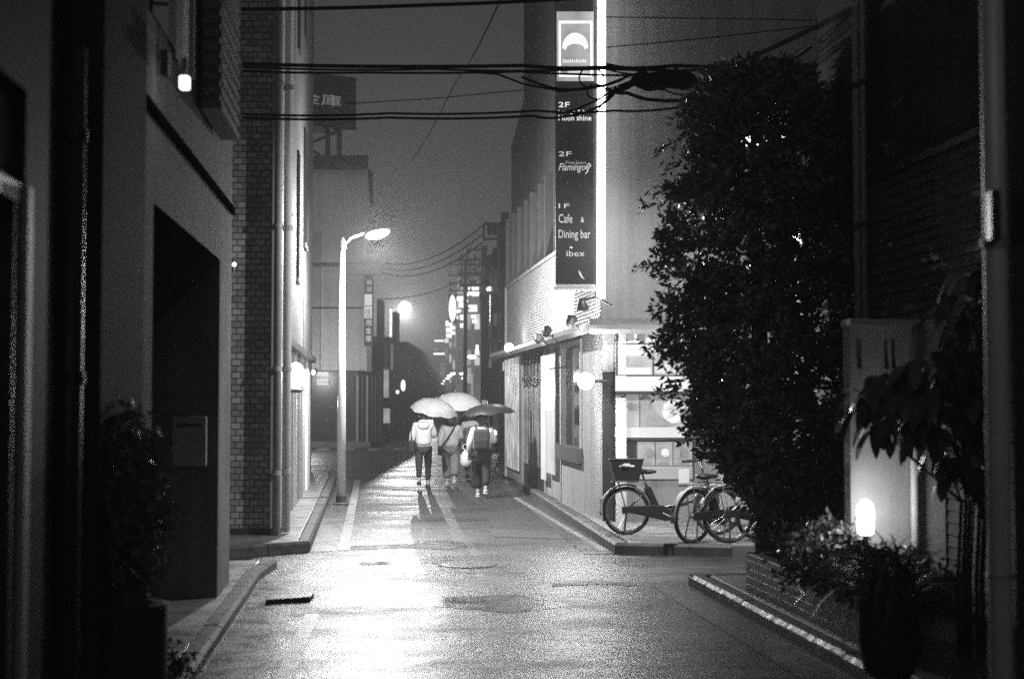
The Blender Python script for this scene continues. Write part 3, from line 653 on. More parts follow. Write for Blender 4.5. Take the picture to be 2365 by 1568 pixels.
mb.build('glazing_bars', black, dr)
u = cu(190); q = FC.pt(u, -.06, 0)
dp_ = thing('black_downpipe', 'glossy black downpipe catching a thin streak of light', 'drainpipe', (q.x, q.y, 0))
MB().tube([(q.x, q.y, 0), (q.x, q.y, 3.4)], .06, 16).build('pipe', mat('glossy black paint', .05, .4, .2, 8, .02), dp_, smooth=True)
for zz in (.7, 1.9, 3.0): MB().lathe([(.07, -.03), (.07, .03)], (q.x, q.y, zz), 14).build('clip', black, dp_)

# ------------------------------------------------------------------ right: near wall with the big pale pipe, siding building, slotted wall
FH = Fr((2.11, 6.0), (-.09, .996), 'L')
nw = thing('near_wall', 'dark wall filling the right edge of the view', 'wall', (2.6, 5, 0))
MB().fbox(FH, -4, 0, -3, 0, 0, 7).build('wall_face', mat('dark near wall', .06, .55, .3, 1.5, .1), nw)
q = at(2304, 900, 6.08)
bp_ = thing('pale_downpipe', 'thick pale vertical pipe with joint clip at the right edge', 'drainpipe', (q.x, q.y, 0))
MB().tube([(q.x, q.y, 0), (q.x, q.y, 6)], .05, 20).build('pipe', mat('pale pipe paint', .85, .5, .1, 5, .05, metal=.2, spec=.3), bp_, smooth=True)
zc = at(2300, 1328, 6.08).z; zc2 = at(2300, 560, 6.08).z
MB().lathe([(.056, -.012), (.06, 0), (.056, .012)], (q.x, q.y, zc), 20).build('joint', steel, bp_)
MB().lathe([(.056, -.03), (.06, 0), (.056, .03)], (q.x, q.y, zc2), 20).build('joint', steel, bp_)
ja = at(2285, 440, 5.98); jb = at(2304, 556, 5.98)
tag(MB().box(((ja.x + jb.x) / 2, 5.98, (ja.z + jb.z) / 2), (.04, .08, ja.z - jb.z)).build('junction_box', black, bevel=.006), 'narrow black junction box strapped to the thick pale pipe', 'junction box')

o = Vector((3.43, 11.3)); FE = Fr(o, (-.1, .995), 'L')
eb = thing('siding_building', 'dark two storey building with horizontal siding behind the plants', 'building', (5, 12, 0))
uC = FE.hit(1890, 300)[0]; zs = FE.hit(2150, 364)[1]
sid = mat('dark horizontal siding', .13, .6, .2, 2, .1, spec=.15); up = mat('dark upper render', .07, .8, .3, 1, .15, spec=.05, streak=.3)
mb = MB(); mb.fbox(FE, -4, uC, -4, -.03, 0, zs); nS = 40
for i in range(nS):
    a = zs * i / nS; b = zs * (i + 1) / nS - .012
    mb.hexa([FE.pt(-4, -.03, a), FE.pt(uC, -.03, a), FE.pt(uC, .012, a), FE.pt(-4, .012, a), FE.pt(-4, -.03, b), FE.pt(uC, -.03, b), FE.pt(uC, -.005, b), FE.pt(-4, -.005, b)])
mb.build('siding', sid, eb)
MB().fbox(FE, -4, uC, -4, 0, zs + .06, 9).build('upper_wall', up, eb)
MB().fbox(FE, -4, uC, -4, .04, zs, zs + .06).build('band', darkm, eb)
for px, r in ((1999, .04), (2014, .025)):
    u = FE.hit(px, 500)[0]; q = FE.pt(u, .07, 0); pz = MB().tube([(q.x, q.y, .1), (q.x, q.y, 8)], r, 10).build('drainpipe', steel, eb, smooth=True)
    cl = MB()
    for zz in (2.4, 3.4, 4.7, 6): cl.lathe([(r + .012, -.025), (r + .012, .025)], (q.x, q.y, zz), 10)
    cl.build('clips', darkm, pz)
FF2 = Fr((2.62, 11.15), (.995, .1), 'R')
sw = thing('slotted_wall', 'pale garden wall with dark vertical slots lit by the lantern', 'wall', (3, 11.2, 0))
def wz(py): return FF2.hit(2060, py)[1]
def wu(px): return FF2.hit(px, 900)[0]
zt = wz(752); s0, s1 = wz(852), wz(782)
slots = [(1979, 1991), (2043, 2054), (2060, 2071)]
prev = wu(1963); mb = MB()
for a, b in slots:
    mb.fbox(FF2, prev, wu(a), -.15, 0, s0, s1); prev = wu(b)
mb.fbox(FF2, prev, wu(2180), -.15, 0, s0, s1); mb.fbox(FF2, wu(1963), wu(2180), -.15, 0, 0, s0); mb.fbox(FF2, wu(1963), wu(2180), -.15, 0, s1, zt)
mb.build('wall_face', plaster, sw); MB().fbox(FF2, wu(1961), wu(2182), -.18, .04, zt, zt + .05).build('coping', greyp, sw)
MB().tube([FF2.pt(wu(2105), .04, .3), FF2.pt(wu(2105), .04, zt - .1)], .03, 10).build('conduit', whitep, sw, smooth=True)
# planter with soil, lantern
pn = thing('brick_planter', 'long low dark planter box along the near right kerb', 'planter', (2.4, 11, 0))
P0 = g(1672, 1368, .12) + nr * .2; P1 = P0 + nc * 3.0; nr2 = nr
hpl = .47
def seg(a, b, th, z0, z1, m, name):
    d = (b - a).normalized(); n = nr2 * th
    mb = MB(); mb.hexa([Vector((p.x, p.y, z)) for z in (z0, z1) for p in (a, b, b + n, a + n)]); return mb.build(name, m, pn, bevel=.01)
pbk = brick_mat('dark planter brick', .03, .05, .015, .21, .07, .5)
seg(P0, P1, .12, .1, hpl, pbk, 'street_side')
e = MB(); A = P0; B = P0 + nr2 * 1.0; e.hexa([Vector((p.x, p.y, z)) for z in (.1, hpl) for p in (A + nc * .001, B, B + nc * .12, A + nc * .12 + nr2 * .001)]); e.build('end_side', pbk, pn)
so = MB(); so.sheet([P0 + nc * .1 + nr2 * .1, P1 + nr2 * .1, P1 + nr2 * 1.0, P0 + nc * .1 + nr2 * 1.0], hpl - .06); so.build('soil', mat('dark soil', .03, .8, .4, 12, .6, 30), pn)
p = at(1999, 1195, 10.7)
gl = thing('garden_lantern', 'glowing capsule garden lantern among the planter plants', 'lantern', (p.x, p.y, .4))
MB().lathe([(.035, -.13), (.062, -.11), (.065, .05), (.055, .1), (.03, .13), (.005, .14)], p, 18).build('shade', emat('capsule glass', 5), gl, smooth=True)
MB().tube([(p.x, p.y, .45), (p.x, p.y, p.z - .12)], .02).build('post', darkm, gl); plight('lamp_light', p + Vector((.03, .1, .02)), 11, .08, gl)

# ------------------------------------------------------------------ foliage
def leaf_quad(mb, c, d, n, L, W):
    s = d.cross(n).normalized() * W; mb.add([c, c + d * L * .45 + s, c + d * L + n * (-.12 * L), c + d * L * .45 - s], [(0, 1, 2, 3)])
def rvec():
    while True:
        v = Vector((rnd.uniform(-1, 1), rnd.uniform(-1, 1), rnd.uniform(-1, 1)))
        if .05 < v.length < 1: return v.normalized()
leafm = mat('wet dark leaves', .17, .3, .5, 9, .0, spec=.5)
leafm2 = mat('wet shrub leaves', .15, .35, .5, 9, .0, spec=.4)
bark = mat('dark bark', .05, .7, .4, 12, .6, 40)
def tree():
    Y0 = 14.1
    prof = [(160, 1660, 1840), (200, 1605, 1890), (250, 1572, 1930), (330, 1590, 1965), (420, 1545, 1980), (480, 1525, 2000), (560, 1512, 2025), (620, 1498, 2045), (700, 1510, 2040), (800, 1515, 1995), (870, 1545, 1955), (950, 1560, 1960), (1000, 1600, 1960), (1060, 1635, 1955), (1120, 1705, 1950), (1180, 1745, 1930), (1240, 1750, 1900)]
    z_of = lambda py: at(1700, py, Y0).z; x_of = lambda px: (px - CX) * Y0 / FPX
    rows = [(z_of(a), x_of(b), x_of(c)) for a, b, c in prof]
    tr = thing('evergreen_tree', 'big dense dark evergreen tree beside the cafe and the bicycles', 'tree', (2.5, Y0, .1))
    T = MB(); T.tube([(2.5, Y0, .1), (2.48, Y0, 1.2), (2.45, Y0, 2.6), (2.42, Y0, 3.9), (2.4, Y0, 4.7)], [.11, .1, .08, .05, .02], 10)
    for i in range(26):
        z = 1.0 + i * .14; a = rnd.uniform(0, 6.28); L = .8 if z < 3.5 else .5
        T.tube([(2.48, Y0, z), (2.48 + math.cos(a) * L * .5, Y0 + math.sin(a) * L * .5, z + .15), (2.48 + math.cos(a) * L, Y0 + math.sin(a) * L, z + .22)], [.03, .02, .008], 5)
    T.build('trunk', bark, tr)
    mb = MB()
    def bounds(z):
        for (z1_, a1_, b1_), (z2_, a2_, b2_) in zip(rows[:-1], rows[1:]):
            if z2_ <= z <= z1_:
                k = (z - z2_) / (z1_ - z2_); return a2_ + (a1_ - a2_) * k, b2_ + (b1_ - b2_) * k
        return None
    zlo, zhi = rows[-1][0], rows[0][0]; n = 0
    while n < 1150:
        z = rnd.uniform(zlo, zhi); bb = bounds(z)
        if not bb: continue
        cx, rx = (bb[0] + bb[1]) / 2, (bb[1] - bb[0]) / 2; a = rnd.uniform(0, 2 * math.pi); rr = rnd.random() ** .5
        c = Vector((cx + rx * .93 * rr * math.cos(a), Y0 + min(rx, 1.0) * .9 * rr * math.sin(a), z)); n += 1
        out = Vector((math.cos(a), math.sin(a), .1)); k = rnd.uniform(.09, .2)
        for j in range(46):
            q = c + rvec() * k * rnd.random() ** .5; qx = CX + FPX * q.x / q.y; qy = 925 - FPX * (q.z - CAMH) / q.y
            if ((qx - 1737) / 15) ** 2 + ((qy - 326) / 26) ** 2 < 1 or ((qx - 1771) / 8) ** 2 + ((qy - 318) / 7) ** 2 < 1: continue
            d = (out * .7 + rvec() * .8 + Vector((0, 0, -.25))).normalized()
            leaf_quad(mb, q, d, (rvec() + Vector((0, 0, .6))).normalized(), rnd.uniform(.06, .12), rnd.uniform(.015, .027))
    # sprays that stick out of the outline
    for (px, py, dx) in ((1590, 262, -1), (1560, 330, -.8), (1575, 375, -1), (1545, 440, -1), (1520, 470, -.9), (1505, 610, -1), (1520, 790, -.8), (1550, 900, -.9), (1880, 215, .8), (1600, 1010, -.7)):
        c = at(px, py, Y0 - .1)
        for j in range(3):
            d = Vector((dx, rnd.uniform(-.5, .5), rnd.uniform(-.7, .1))).normalized()
            for k in range(9):
                q = c + d * (k * .035 - .1); e = (d * .6 + rvec() * .8).normalized(); leaf_quad(mb, q, e, rvec(), rnd.uniform(.07, .13), .014)
    mb.build('crown', leafm, tr)
tree()
def shrub(name, label, cat, c, rad, nclump, nleaf, L, W, m, stem=True):
    c = Vector(c); t = thing(name, label, cat, (c.x, c.y, c.z)); mb = MB(); st = MB()
    for i in range(nclump):
        v = rvec(); r = rnd.random() ** .4; q = c + Vector((v.x * rad[0] * r, v.y * rad[1] * r, rad[2] + v.z * rad[2] * r))
        if stem: st.tube([c + Vector((v.x * .1, v.y * .1, 0)), (c + q) / 2 + Vector((0, 0, .05)), q], [.012, .008, .004], 5)
        for j in range(nleaf):
            p = q + rvec() * rnd.uniform(.02, .14); leaf_quad(mb, p, (v * .5 + rvec()).normalized(), (rvec() + Vector((0, 0, .5))).normalized(), L * rnd.uniform(.7, 1.3), W * rnd.uniform(.7, 1.3))
    mb.build('foliage', m, t)
    if stem: st.build('stem', bark, t)
    return t
pb0 = P0 + nr2 * .45
for i, (k, off, lab) in enumerate(((.95, .5, 'low leafy shrub at the far end of the planter'), (1.3, .35, 'low leafy shrub in the planter left of the glowing lantern'), (1.9, .25, 'low dark shrub in the planter in front of the lantern'), (2.65, .3, 'dark leafy shrub at the near end of the planter'))):
    q = P0 + nr2 * off + nc * k; shrub('planter_shrub', lab, 'shrub', (q.x, q.y, hpl - .12), (.44 - .12 * (i == 0), .42 - .08 * (i == 0), .24 - .05 * (i > 1)), 80, 30, .06, .018, leafm2)
# arching grass plant
def strap(mb, c, d, L, W, droop, segs=6, broad=False):
    pts = []; d = Vector(d).normalized(); s = d.cross(Vector((0, 0, 1))).normalized(); p = Vector(c); v = d.copy()
    for i in range(segs + 1):
        w_ = W * ((1 - (i / segs) ** 2) if not broad else math.sin(math.pi * (i + .5) / (segs + .7)) ** .8) + .001; pts.append((p - s * w_, p + s * w_)); p = p + v * (L / segs); v = (v + Vector((0, 0, -droop))).normalized()
    vs = [q for pr_ in pts for q in pr_]; mb.add(vs, [(2 * i, 2 * i + 1, 2 * i + 3, 2 * i + 2) for i in range(segs)])
gp = Vector((2.3, 8.75, .6)); gt = thing('arching_grass_plant', 'tuft of long arching leaves spilling from a dark pot below the lantern', 'plant', (gp.x, gp.y, 0))
mb = MB()
for i in range(300):
    a = rnd.uniform(0, 6.28); strap(mb, (gp.x + rnd.uniform(-.12, .12), gp.y + rnd.uniform(-.1, .1), .58), (math.cos(a), math.sin(a), rnd.uniform(.5, 2.4)), rnd.uniform(.4, .75), .01, rnd.uniform(.2, .42))
mb.build('foliage', leafm2, gt)
pt_ = MB().lathe([(.11, .12), (.15, .15), (.19, .35), (.185, .52), (.2, .56), (.2, .6), (.17, .6), (.16, .55), (.02, .54)], (gp.x, gp.y, 0), 24); tag(pt_.build('plant_pot', mat('dark glazed pot', .035, .75, .3, 6, .05, spec=.1), smooth=True), 'round dark pot under the arching leaves', 'plant pot')
# broad drooping leaves on thin stems
bp0 = Vector((3.02, 9.5, .12)); bl = thing('broadleaf_plant', 'tall plant with broad drooping dark leaves before the siding wall', 'plant', bp0)
st = MB(); mb = MB()
tips = [(2225, 1090), (2262, 1060), (2240, 960), (2180, 900), (2120, 880), (2060, 900), (2010, 920), (2200, 820), (2260, 780), (2235, 720), (2160, 840), (2275, 900), (2100, 940), (2040, 960), (2265, 640), (2150, 960), (2215, 1000)]
for i, (px, py) in enumerate(tips):
    q = at(px, py, 9.5 + rnd.uniform(-.3, .3)); base = bp0 + Vector((rnd.uniform(-.05, .12), rnd.uniform(-.08, .08), 0))
    st.tube([base, base + Vector((.0, 0, .5)), base + Vector((.03, 0, 1.0)), (base * .25 + q * .75) + Vector((.04, 0, .12)), q], [.01, .009, .008, .006, .003], 6)
    for j in range(18):
        a = rnd.uniform(0, 6.28); strap(mb, q + rvec() * .12, (math.cos(a), math.sin(a) * .8, rnd.uniform(-.5, .4)), rnd.uniform(.2, .34), rnd.uniform(.035, .055), rnd.uniform(.3, .55), 7, True)
mb.build('foliage', leafm, bl); st.build('stem', bark, bl)
hp = at(2262, 600, 9.3); 
# bush on the left
bq = g(270, 1390, .09); bY = 7.2; bx = -1.93
shrub('corner_bush', 'dark leafy bush growing between the two near left buildings', 'bush', (bx, bY, .75), (.13, .22, .48), 90, 34, .055, .015, leafm)
pt2 = MB().lathe([(.16, .09), (.19, .12), (.2, .78), (.17, .78), (.02, .74)], (bx, bY, 0), 20); tag(pt2.build('plant_pot', MATS['dark glazed pot'], smooth=True), 'tall black pot holding the bush at the left', 'plant pot')
wq = g(420, 1555, .09); shrub('weed_tuft', 'faint small tuft of weeds at the bottom left pavement edge', 'plant', (wq.x, wq.y, .09), (.14, .12, .07), 14, 14, .05, .012, leafm2)

# ------------------------------------------------------------------ street lamps
def street_lamp(label, base, headp, power, glow=40, r=.075, group=None, tilt=-.25, glowf=.1, globe=0, paint=None, aim=(0, 0, -1), cone=172):
    t = thing('street_lamp', label, 'street lamp', (base.x, base.y, 0), group=group); paint = paint or MATS['lamp pole paint']
    top = headp.z + .02
    MB().tube([(base.x, base.y, 0), (base.x, base.y, 1.2), (base.x, base.y, top - .25)], [r * 1.05, r, r * .62], 14).build('pole', paint, t, smooth=True)
    MB().lathe([(r * 1.9, 0), (r * 1.9, .03), (r * 1.3, .05), (r * 1.25, .16)], (base.x, base.y, 0), 16).build('base', darkm, t)
    MB().lathe([(r * .9, -.02), (r * .9, .1), (.02, .18)], (base.x, base.y, top - .26), 10).build('pole_cap', darkm, t)
    b = Vector((base.x, base.y, top - .22)); d = headp - b
    MB().tube([b, b + Vector((d.x * .25, d.y * .25, .14)), b + Vector((d.x * .55, d.y * .55, d.z + .0)), headp + Vector((-.2 if d.x > 0 else .2, 0, .03))], .028, 8).build('arm', paint, t, smooth=True)
    M = Matrix.Rotation(tilt if d.x > 0 else -tilt, 3, 'Y')
    hd = MB().ball(headp + Vector((0, 0, .04)), (.24, .11, .07), 16, 8, M).build('lamp_head', greyp, t, smooth=True)
    MB().ball(headp - Vector((0, 0, .0)), (.225, .12, .085), 16, 8, M).build('glass', emat('street lamp glass', 4), hd, smooth=True)
    if globe: MB().ball(headp, globe, 20, 12).build('globe', emat('lamp bloom ball', 6), hd, smooth=True); headp = headp - Vector((0, globe, globe * .6))  # outsized glowing ball stands in for the bloom around the lamp
    if power: plight('lamp_light', headp - Vector((0, .0, .14)), power, .1, t, cone, aim); plight('lamp_glow', headp - Vector((0, .12, .1)), power * glowf, .1, t)
    return t
mat('lamp pole paint', .5, .4, .12, 6, .05)
bq = g(788, 1166); hp = at(872, 541, bq.y)
street_lamp('slim pale street lamp with lit head on the left pavement edge', bq, hp, 950, glowf=1.6)
# lamp by the tree, lighting the junction
bq2 = Vector((3.2, 15.9, .05)); hp2 = at(1737, 322, 15.6)
street_lamp('street lamp shining through the top of the evergreen tree', bq2, hp2, 1100, 60, aim=(-.35, .35, -1), cone=150, glowf=.02)
# glaring lamp beyond the crossing
hp3 = at(935, 711, 110); bq3 = Vector((at(900, 900, 110).x, 110.5, 0))
t = street_lamp('street lamp with a big misty glow beyond the crossing', bq3, hp3, 500, 300, .1, glowf=24, globe=.5, paint=black)

# ------------------------------------------------------------------ bank on the far left corner
YB = g(760, 1032).y
bk = thing('corner_office', 'pale corner office building beyond the crossing with dark ground floor', 'building', (-8, YB + 4, 0))
FK = Fr((at(847, 800, YB).x, YB), (1, 0), 'R'); FKs = Fr((at(847, 800, YB).x, YB), (-.03, 1), 'R')
def kx(px): return at(px, 800, YB).x - FK.o.x
def kz(py): return at(800, py, YB).z
bm_ = mat('bank wall panels', .75, .6, .1, 1, .1, streak=.2)
MB().prism([tuple(FK.pt(*q, 0)[:2]) for q in ((-14, 0), (0, 0), (-2.2, -14), (-14, -14))], kz(856), kz(392)).build('upper_wall', bm_, bk)
MB().prism([tuple(FK.pt(*q, 0)[:2]) for q in ((-14, .9), (.12, .9), (-2.0, -14), (-14, -14))], kz(392), kz(368)).build('roof_slab', mat('dark roof edge', .04, .6, .2, 2, .1), bk)
MB().add([FK.pt(0, .01, kz(392)), FK.pt(.12, .01, kz(392)), FK.pt(.12, .01, kz(470)), FK.pt(0, -1, kz(392)), FK.pt(.12, -1, kz(392)), FK.pt(.12, -1, kz(470))], [(0, 1, 2), (3, 5, 4), (0, 3, 4, 1), (1, 4, 5, 2), (0, 2, 5, 3)]).build('roof_bracket', MATS['dark roof edge'], bk)
MB().fbox(FK, kx(722), kx(740), 0, .18, kz(856), kz(555)).build('lit_pilaster', mat('white pilaster', .5, .5, .1, 2, .05), bk)
# dark rounded ground floor
mb = MB(); arcp = [(kx(700), .25)] + [(kx(700) + (kx(862) - kx(700)) * .72 + (kx(862) - kx(700)) * .36 * math.sin(a), .25 - 1.2 * (1 - math.cos(a))) for a in [i * math.pi / 16 for i in range(9)]]
ps = [FK.pt(u, v, 0) for u, v in arcp] + [FK.pt(arcp[-1][0] - 1.5, -14, 0), FK.pt(-13, -14, 0), FK.pt(-13, .25, 0)]
zg = kz(858); mb.prism([(p.x, p.y) for p in ps], 0, zg); mb.build('ground_floor', mat('dark granite', .06, .3, .3, 3, .1), bk)
for i, (u, v) in enumerate(arcp[1:]):
    p = FK.pt(u, v + .03, 0); MB().box((p.x, p.y, zg / 2), (.09, .07, zg - .3)).build('mullion', greyp if i % 2 else darkm, bk)
p = at(723, 860, YB - .8)
t = thing('entrance_lamp', 'small bright lamp over the dark ground floor of the corner office', 'wall lamp', p); MB().ball(p, .1).build('bulb', bulb, t, smooth=True); MB().tube([p, p + Vector((0, .8, .1))], .03).build('bracket', darkm, t); plight("lamp_light", p - Vector((0, 2.4, .2)), 200, .15, t)
MB().fbox(FK, -13, kx(860), .1, .6, .0, .22).build('step', concrete, bk)
for y0, y1, nm in ((859, 869, 0), (876, 889, 1)):
    sgp = MB().fbox(FK, kx(735), kx(762), .26, .32, kz(y1), kz(y0)).build('plaque', emat('plaque', .35), bk)  # glow stands in for downlights on the plaques
    if nm:
        m_ = MB()
        for i in range(4): m_.fbox(FK, kx(739) + i * .11, kx(739) + i * .11 + .07, .32, .33, kz(886), kz(879))
        m_.build('print', ink2, sgp)
# rooftop sign
FR_ = Fr(FK.pt(kx(816), -.6, 0)[:2], (-.86, -.51), 'L')
rs = thing('rooftop_sign', 'dark rooftop sign box with white kanji above the corner office', 'sign', FK.pt(kx(780), -2, kz(368)))
z0_, z1_ = kz(296), kz(172)
MB().fbox(FR_, 0, 5.5, -1.2, 0, z0_, z1_).build('sign_box', mat('dark sign panel', .018, .5, .2, 3, .05), rs)
text('信用金庫', 'lettering', emat('kanji glow', .14), FR_, 4.25, .01, kz(243), (kz(217) - kz(243)) * .8, rs, 3.6, .02, flip=True)
lg = MB()
for u in (.5, 1.0): lg.tube([FR_.pt(u, -.5, kz(372)), FR_.pt(u, -.5, z0_ + .01)], .1, 8)
lg.tube([FR_.pt(.6, -.4, z0_), FR_.pt(2.6, -.4, kz(355))], .06, 6); lg.tube([FR_.pt(3.4, -.6, kz(372)), FR_.pt(3.4, -.6, z0_)], .09, 6); lg.tube([FR_.pt(3.2, -.3, z0_), FR_.pt(1.2, -.3, kz(365))], .05, 6)
lg.build('support_frame', darkm, rs)
# vertical kanji sign
vs_ = thing('vertical_kanji_sign', 'vertical sign with white kanji on the corner of the office', 'sign', FK.pt(kx(853), .4, kz(800)))
FV = Fr(FK.pt(0, .55, 0)[:2], (1, 0), 'R'); 
MB().fbox(FV, kx(844), kx(864), -.25, 0, kz(800), kz(636)).build('board', mat('grey sign board', .12, .5, .1, 3, .05), vs_)
wl = emat('kanji sign light', .55)
MB().fbox(FV, kx(845), kx(862), .0, .04, kz(708), kz(682)).build('lit_square', wl, vs_); MB().fbox(FV, kx(845), kx(862), .0, .04, kz(737), kz(710)).build('lit_square', wl, vs_)
w_ = kx(862) - kx(849)
for ch, py in (('用', 753), ('金', 771), ('庫', 789)): text(ch, 'lettering', wl, FV, kx(848), .0, kz(py), (kz(py - 14) - kz(py)) * .8, vs_, w_, .03)
dl_ = emat('dim kanji sign light', .16)
for py in (660, 676): MB().fbox(FV, kx(850), kx(861), .0, .03, kz(py), kz(py - 11)).build('dim_square', dl_, vs_)
text('信', 'lettering', mat('grey lettering', .1, .6, .05, 8, 0), FV, kx(847), .045, kz(734), (kz(713) - kz(734)) * .8, vs_, w_, .01)

# ------------------------------------------------------------------ traffic signal on its arm
YS = 36.0; sp = Vector(((711 - CX) * YS / FPX, YS, 0)); zA = at(800, 611, YS).z
ts = thing('traffic_signal', 'horizontal traffic signal on a long arm seen from behind', 'traffic signal', sp)
MB().tube([sp, sp + Vector((0, 0, zA + .3))], .1, 12).build('pole', greyp, ts); 
xa = at(884, 611, YS).x
MB().tube([(sp.x, YS, zA), (xa - .15, YS, zA)], .05, 8).build('arm', darkm, ts)
zB = at(800, 711, YS).z; MB().tube([(sp.x, YS, zB), (at(838, 711, YS).x, YS, zB)], .025, 6).build('lower_arm', darkm, ts)
x0 = at(786, 620, YS).x; zc = at(800, 622, YS).z
hs = MB().box(((x0 + xa) / 2, YS - .02, zc), (xa - x0, .16, .32)).build('housing', greyp, ts, bevel=.06)
for i in range(3):
    MB().lathe([(.13, 0), (.14, .1), (.12, .1)], (x0 + .22 + i * (xa - x0 - .44) / 2, YS + .06, zc), 14, Matrix.Rotation(-math.pi / 2, 3, 'X')).build('lens_hood', darkm, hs)
MB().fbox(Fr((x0, YS - .1), (1, 0), 'R'), 0.1, xa - x0 - .1, -.03, 0, zc + .24, zc + .36).build('visor_plate', greyp, ts)

# ------------------------------------------------------------------ far street: buildings, lamps, signs, poles, car
fw = [mat('far wall dark', .05, .6, .3, .3, 0), mat('far wall mid', .12, .6, .3, .3, 0), mat('far wall pale', .2, .6, .2, .3, 0)]
winlit = emat('far lit window', .5, .6, .2); windim = emat('far dim window', .07, .6, .15)
def far_building(label, x0, x1, yt, Y, dep, wm, cols, rows_, lit=.2, roof=True, face='front', floorlight=None):
    xa, xb = at(x0, 900, Y).x, at(x1, 900, Y).x; H = at(1000, yt, Y).z
    t = thing('far_building', label, 'building', ((xa + xb) / 2, Y + dep / 2, 0))
    MB().box(((xa + xb) / 2, Y + dep / 2, H / 2), (xb - xa, dep, H)).build('wall', fw[wm], t)
    if roof: MB().box(((xa + xb) / 2, Y + dep / 2, H + .15), (xb - xa + .2, dep + .2, .3)).build('roof', fw[0], t); MB().box((xa + (xb - xa) * .3, Y + 2, H + 1.3), ((xb - xa) * .25, 2, 2)).build('roof_tank', fw[0], t)
    FN = Fr((xa, Y), (1, 0), 'R'); sd = Fr((xb, Y), (-.02, 1), 'R') if xb < 0 and (xa + xb) / 2 < at(980, 900, Y).x else Fr((xa, Y), (-.02, 1), 'L')
    W = xb - xa
    for r_ in range(rows_):
        z = 3.4 + r_ * (H - 4.4) / max(1, rows_)
        for c in range(cols):
            on = rnd.random() < lit
            MB().fbox(FN, W * (c + .2) / cols, W * (c + .8) / cols, 0, .05, z, z + 1.4).build('window', winlit if on else windim if rnd.random() < .4 else glass, t)
        MB().fbox(sd, 1, dep - 1, 0, .05, z, z + 1.4).build('side_window', winlit if rnd.random() < lit else windim if rnd.random() < .3 else glass, t)
    return t
far_building('dark narrow building next beyond the corner office', 858, 898, 792, 72, 14, 0, 3, 4, .1)
far_building('dark low building with small roof box on the far left side', 896, 938, 800, 92, 22, 0, 3, 3, .15)
far_building('grey blank block closing the left side of the far street', 936, 972, 800, 150, 40, 1, 3, 5, .12)
far_building('pale distant block in the middle of the far street', 968, 1044, 792, 260, 30, 1, 5, 6, .05)
far_building('tall dark block left of the apartment tower', 1028, 1052, 760, 210, 20, 0, 3, 8, .3)
far_building('dark slab building behind the cabled utility pole', 1112, 1166, 690, 70, 16, 0, 4, 6, .1)
far_building('dark low shop building at the right of the crossing', 1136, 1200, 640, 58, 10, 0, 4, 5, .05)
# apartment tower with lit stair landings
t = far_building('tall far apartment tower with rows of lit stair landings', 1052, 1112, 612, 130, 18, 0, 3, 6, .25)
FT = Fr((at(1052, 800, 130).x, 129.9), (1, 0), 'R')
def tower_lamp(px, py, r): 
    p = at(px, py, 129.5); MB().box(p, (r * 2, .3, r * 1.5)).build('landing_lamp', emat('landing light', 1.6), t)
for (px, py, r) in ((1062, 692, .22), (1067, 690, .3), (1077, 680, .2), (1094, 672, .5), (1097, 678, .3), (1068, 705, .33), (1092, 712, .4), (1070, 733, .3), (1096, 742, .22), (1069, 752, .25), (1056, 716, .3), (1051, 722, .2), (1053, 733, .2), (1060, 690, .25), (1077, 695, .15), (1093, 731, .2)): tower_lamp(px, py, r)
t = bpy.data.objects['far_building.004'] if 'far_building.004' in bpy.data.objects else t
for (px, py, r) in ((1037, 747, .5), (1037, 762, .45), (1037, 775, .4), (1046, 757, .35), (1047, 769, .3), (1031, 787, .3)):
    p = at(px, py, 209); MB().box(p, (r * 2, .3, r * 1.6)).build('landing_lamp', emat('landing light', 1.6), t)
def far_sign(name, label, px, py, wpx, hpx, Y, st, oval=False, pole=False):
    c = at(px, py, Y); s_ = Y / FPX; w_, h_ = wpx * s_, hpx * s_
    t = thing(name, label, 'sign', c)
    if oval: MB().ball(c, (w_ / 2, .15, h_ / 2), 16, 10).build('panel', emat('far sign %.2f' % st, st, .2, 1), t, smooth=True)
    else: MB().box(c, (w_, .2, h_)).build('panel', emat('far sign %.2f' % st, st, .3, 2), t)
    MB().box(c + Vector((0, .16, 0)), (w_ * 1.1, .1, h_ * 1.04)).build('frame', darkm, t)
    MB().tube([c + Vector((0, .2, 0)), c + Vector((-(w_ + .6) if px < 1000 else w_ + .6, .2, 0))], .05, 6).build('bracket', darkm, t)
    if pole: MB().tube([c + Vector((0, .2, -h_ / 2)), Vector((c.x, c.y + .2, 0))], .05, 6).build('pole', darkm, t)
    return t
far_sign('oval_sign', 'large glowing oval sign left of the apartment tower lights', 1045, 712, 17, 62, 85, 1.6, True)
far_sign('vertical_sign', 'grey upright sign board on the far left pavement', 892, 886, 11, 64, 62, .3)
far_sign('lantern_sign', 'small bright oval lantern sign on the far left', 931, 890, 10, 26, 70, 2.2, True)
far_sign('low_sign', 'small lit notice sign low on the far left pavement', 893, 960, 14, 34, 60, .3, pole=True)
far_sign('tube_sign', 'short upright white tube sign on the dark slab building', 1102, 807, 6, 21, 66, 2.)
far_sign('strip_sign', 'upper thin horizontal strip light across the far street', 1014, 787, 20, 3.5, 160, 2.)
far_sign('strip_sign', 'lower thin horizontal strip light across the far street', 1014, 817, 26, 4, 150, 1.6)
far_sign('shop_sign', 'pale blocky shop sign behind the utility pole', 1127, 955, 34, 12, 52, .25)
far_sign('upright_sign', 'narrow pale upright sign left of the utility pole', 1118, 937, 10, 26, 54, .3, pole=True)
far_sign('box_sign', 'pale box sign on the far right above the canopy lamp height', 1168, 846, 14, 20, 40, .4)
far_sign('bright_post_sign', 'tall thin bright sign edge beside the utility pole', 1163, 715, 6, 90, 44, .35)
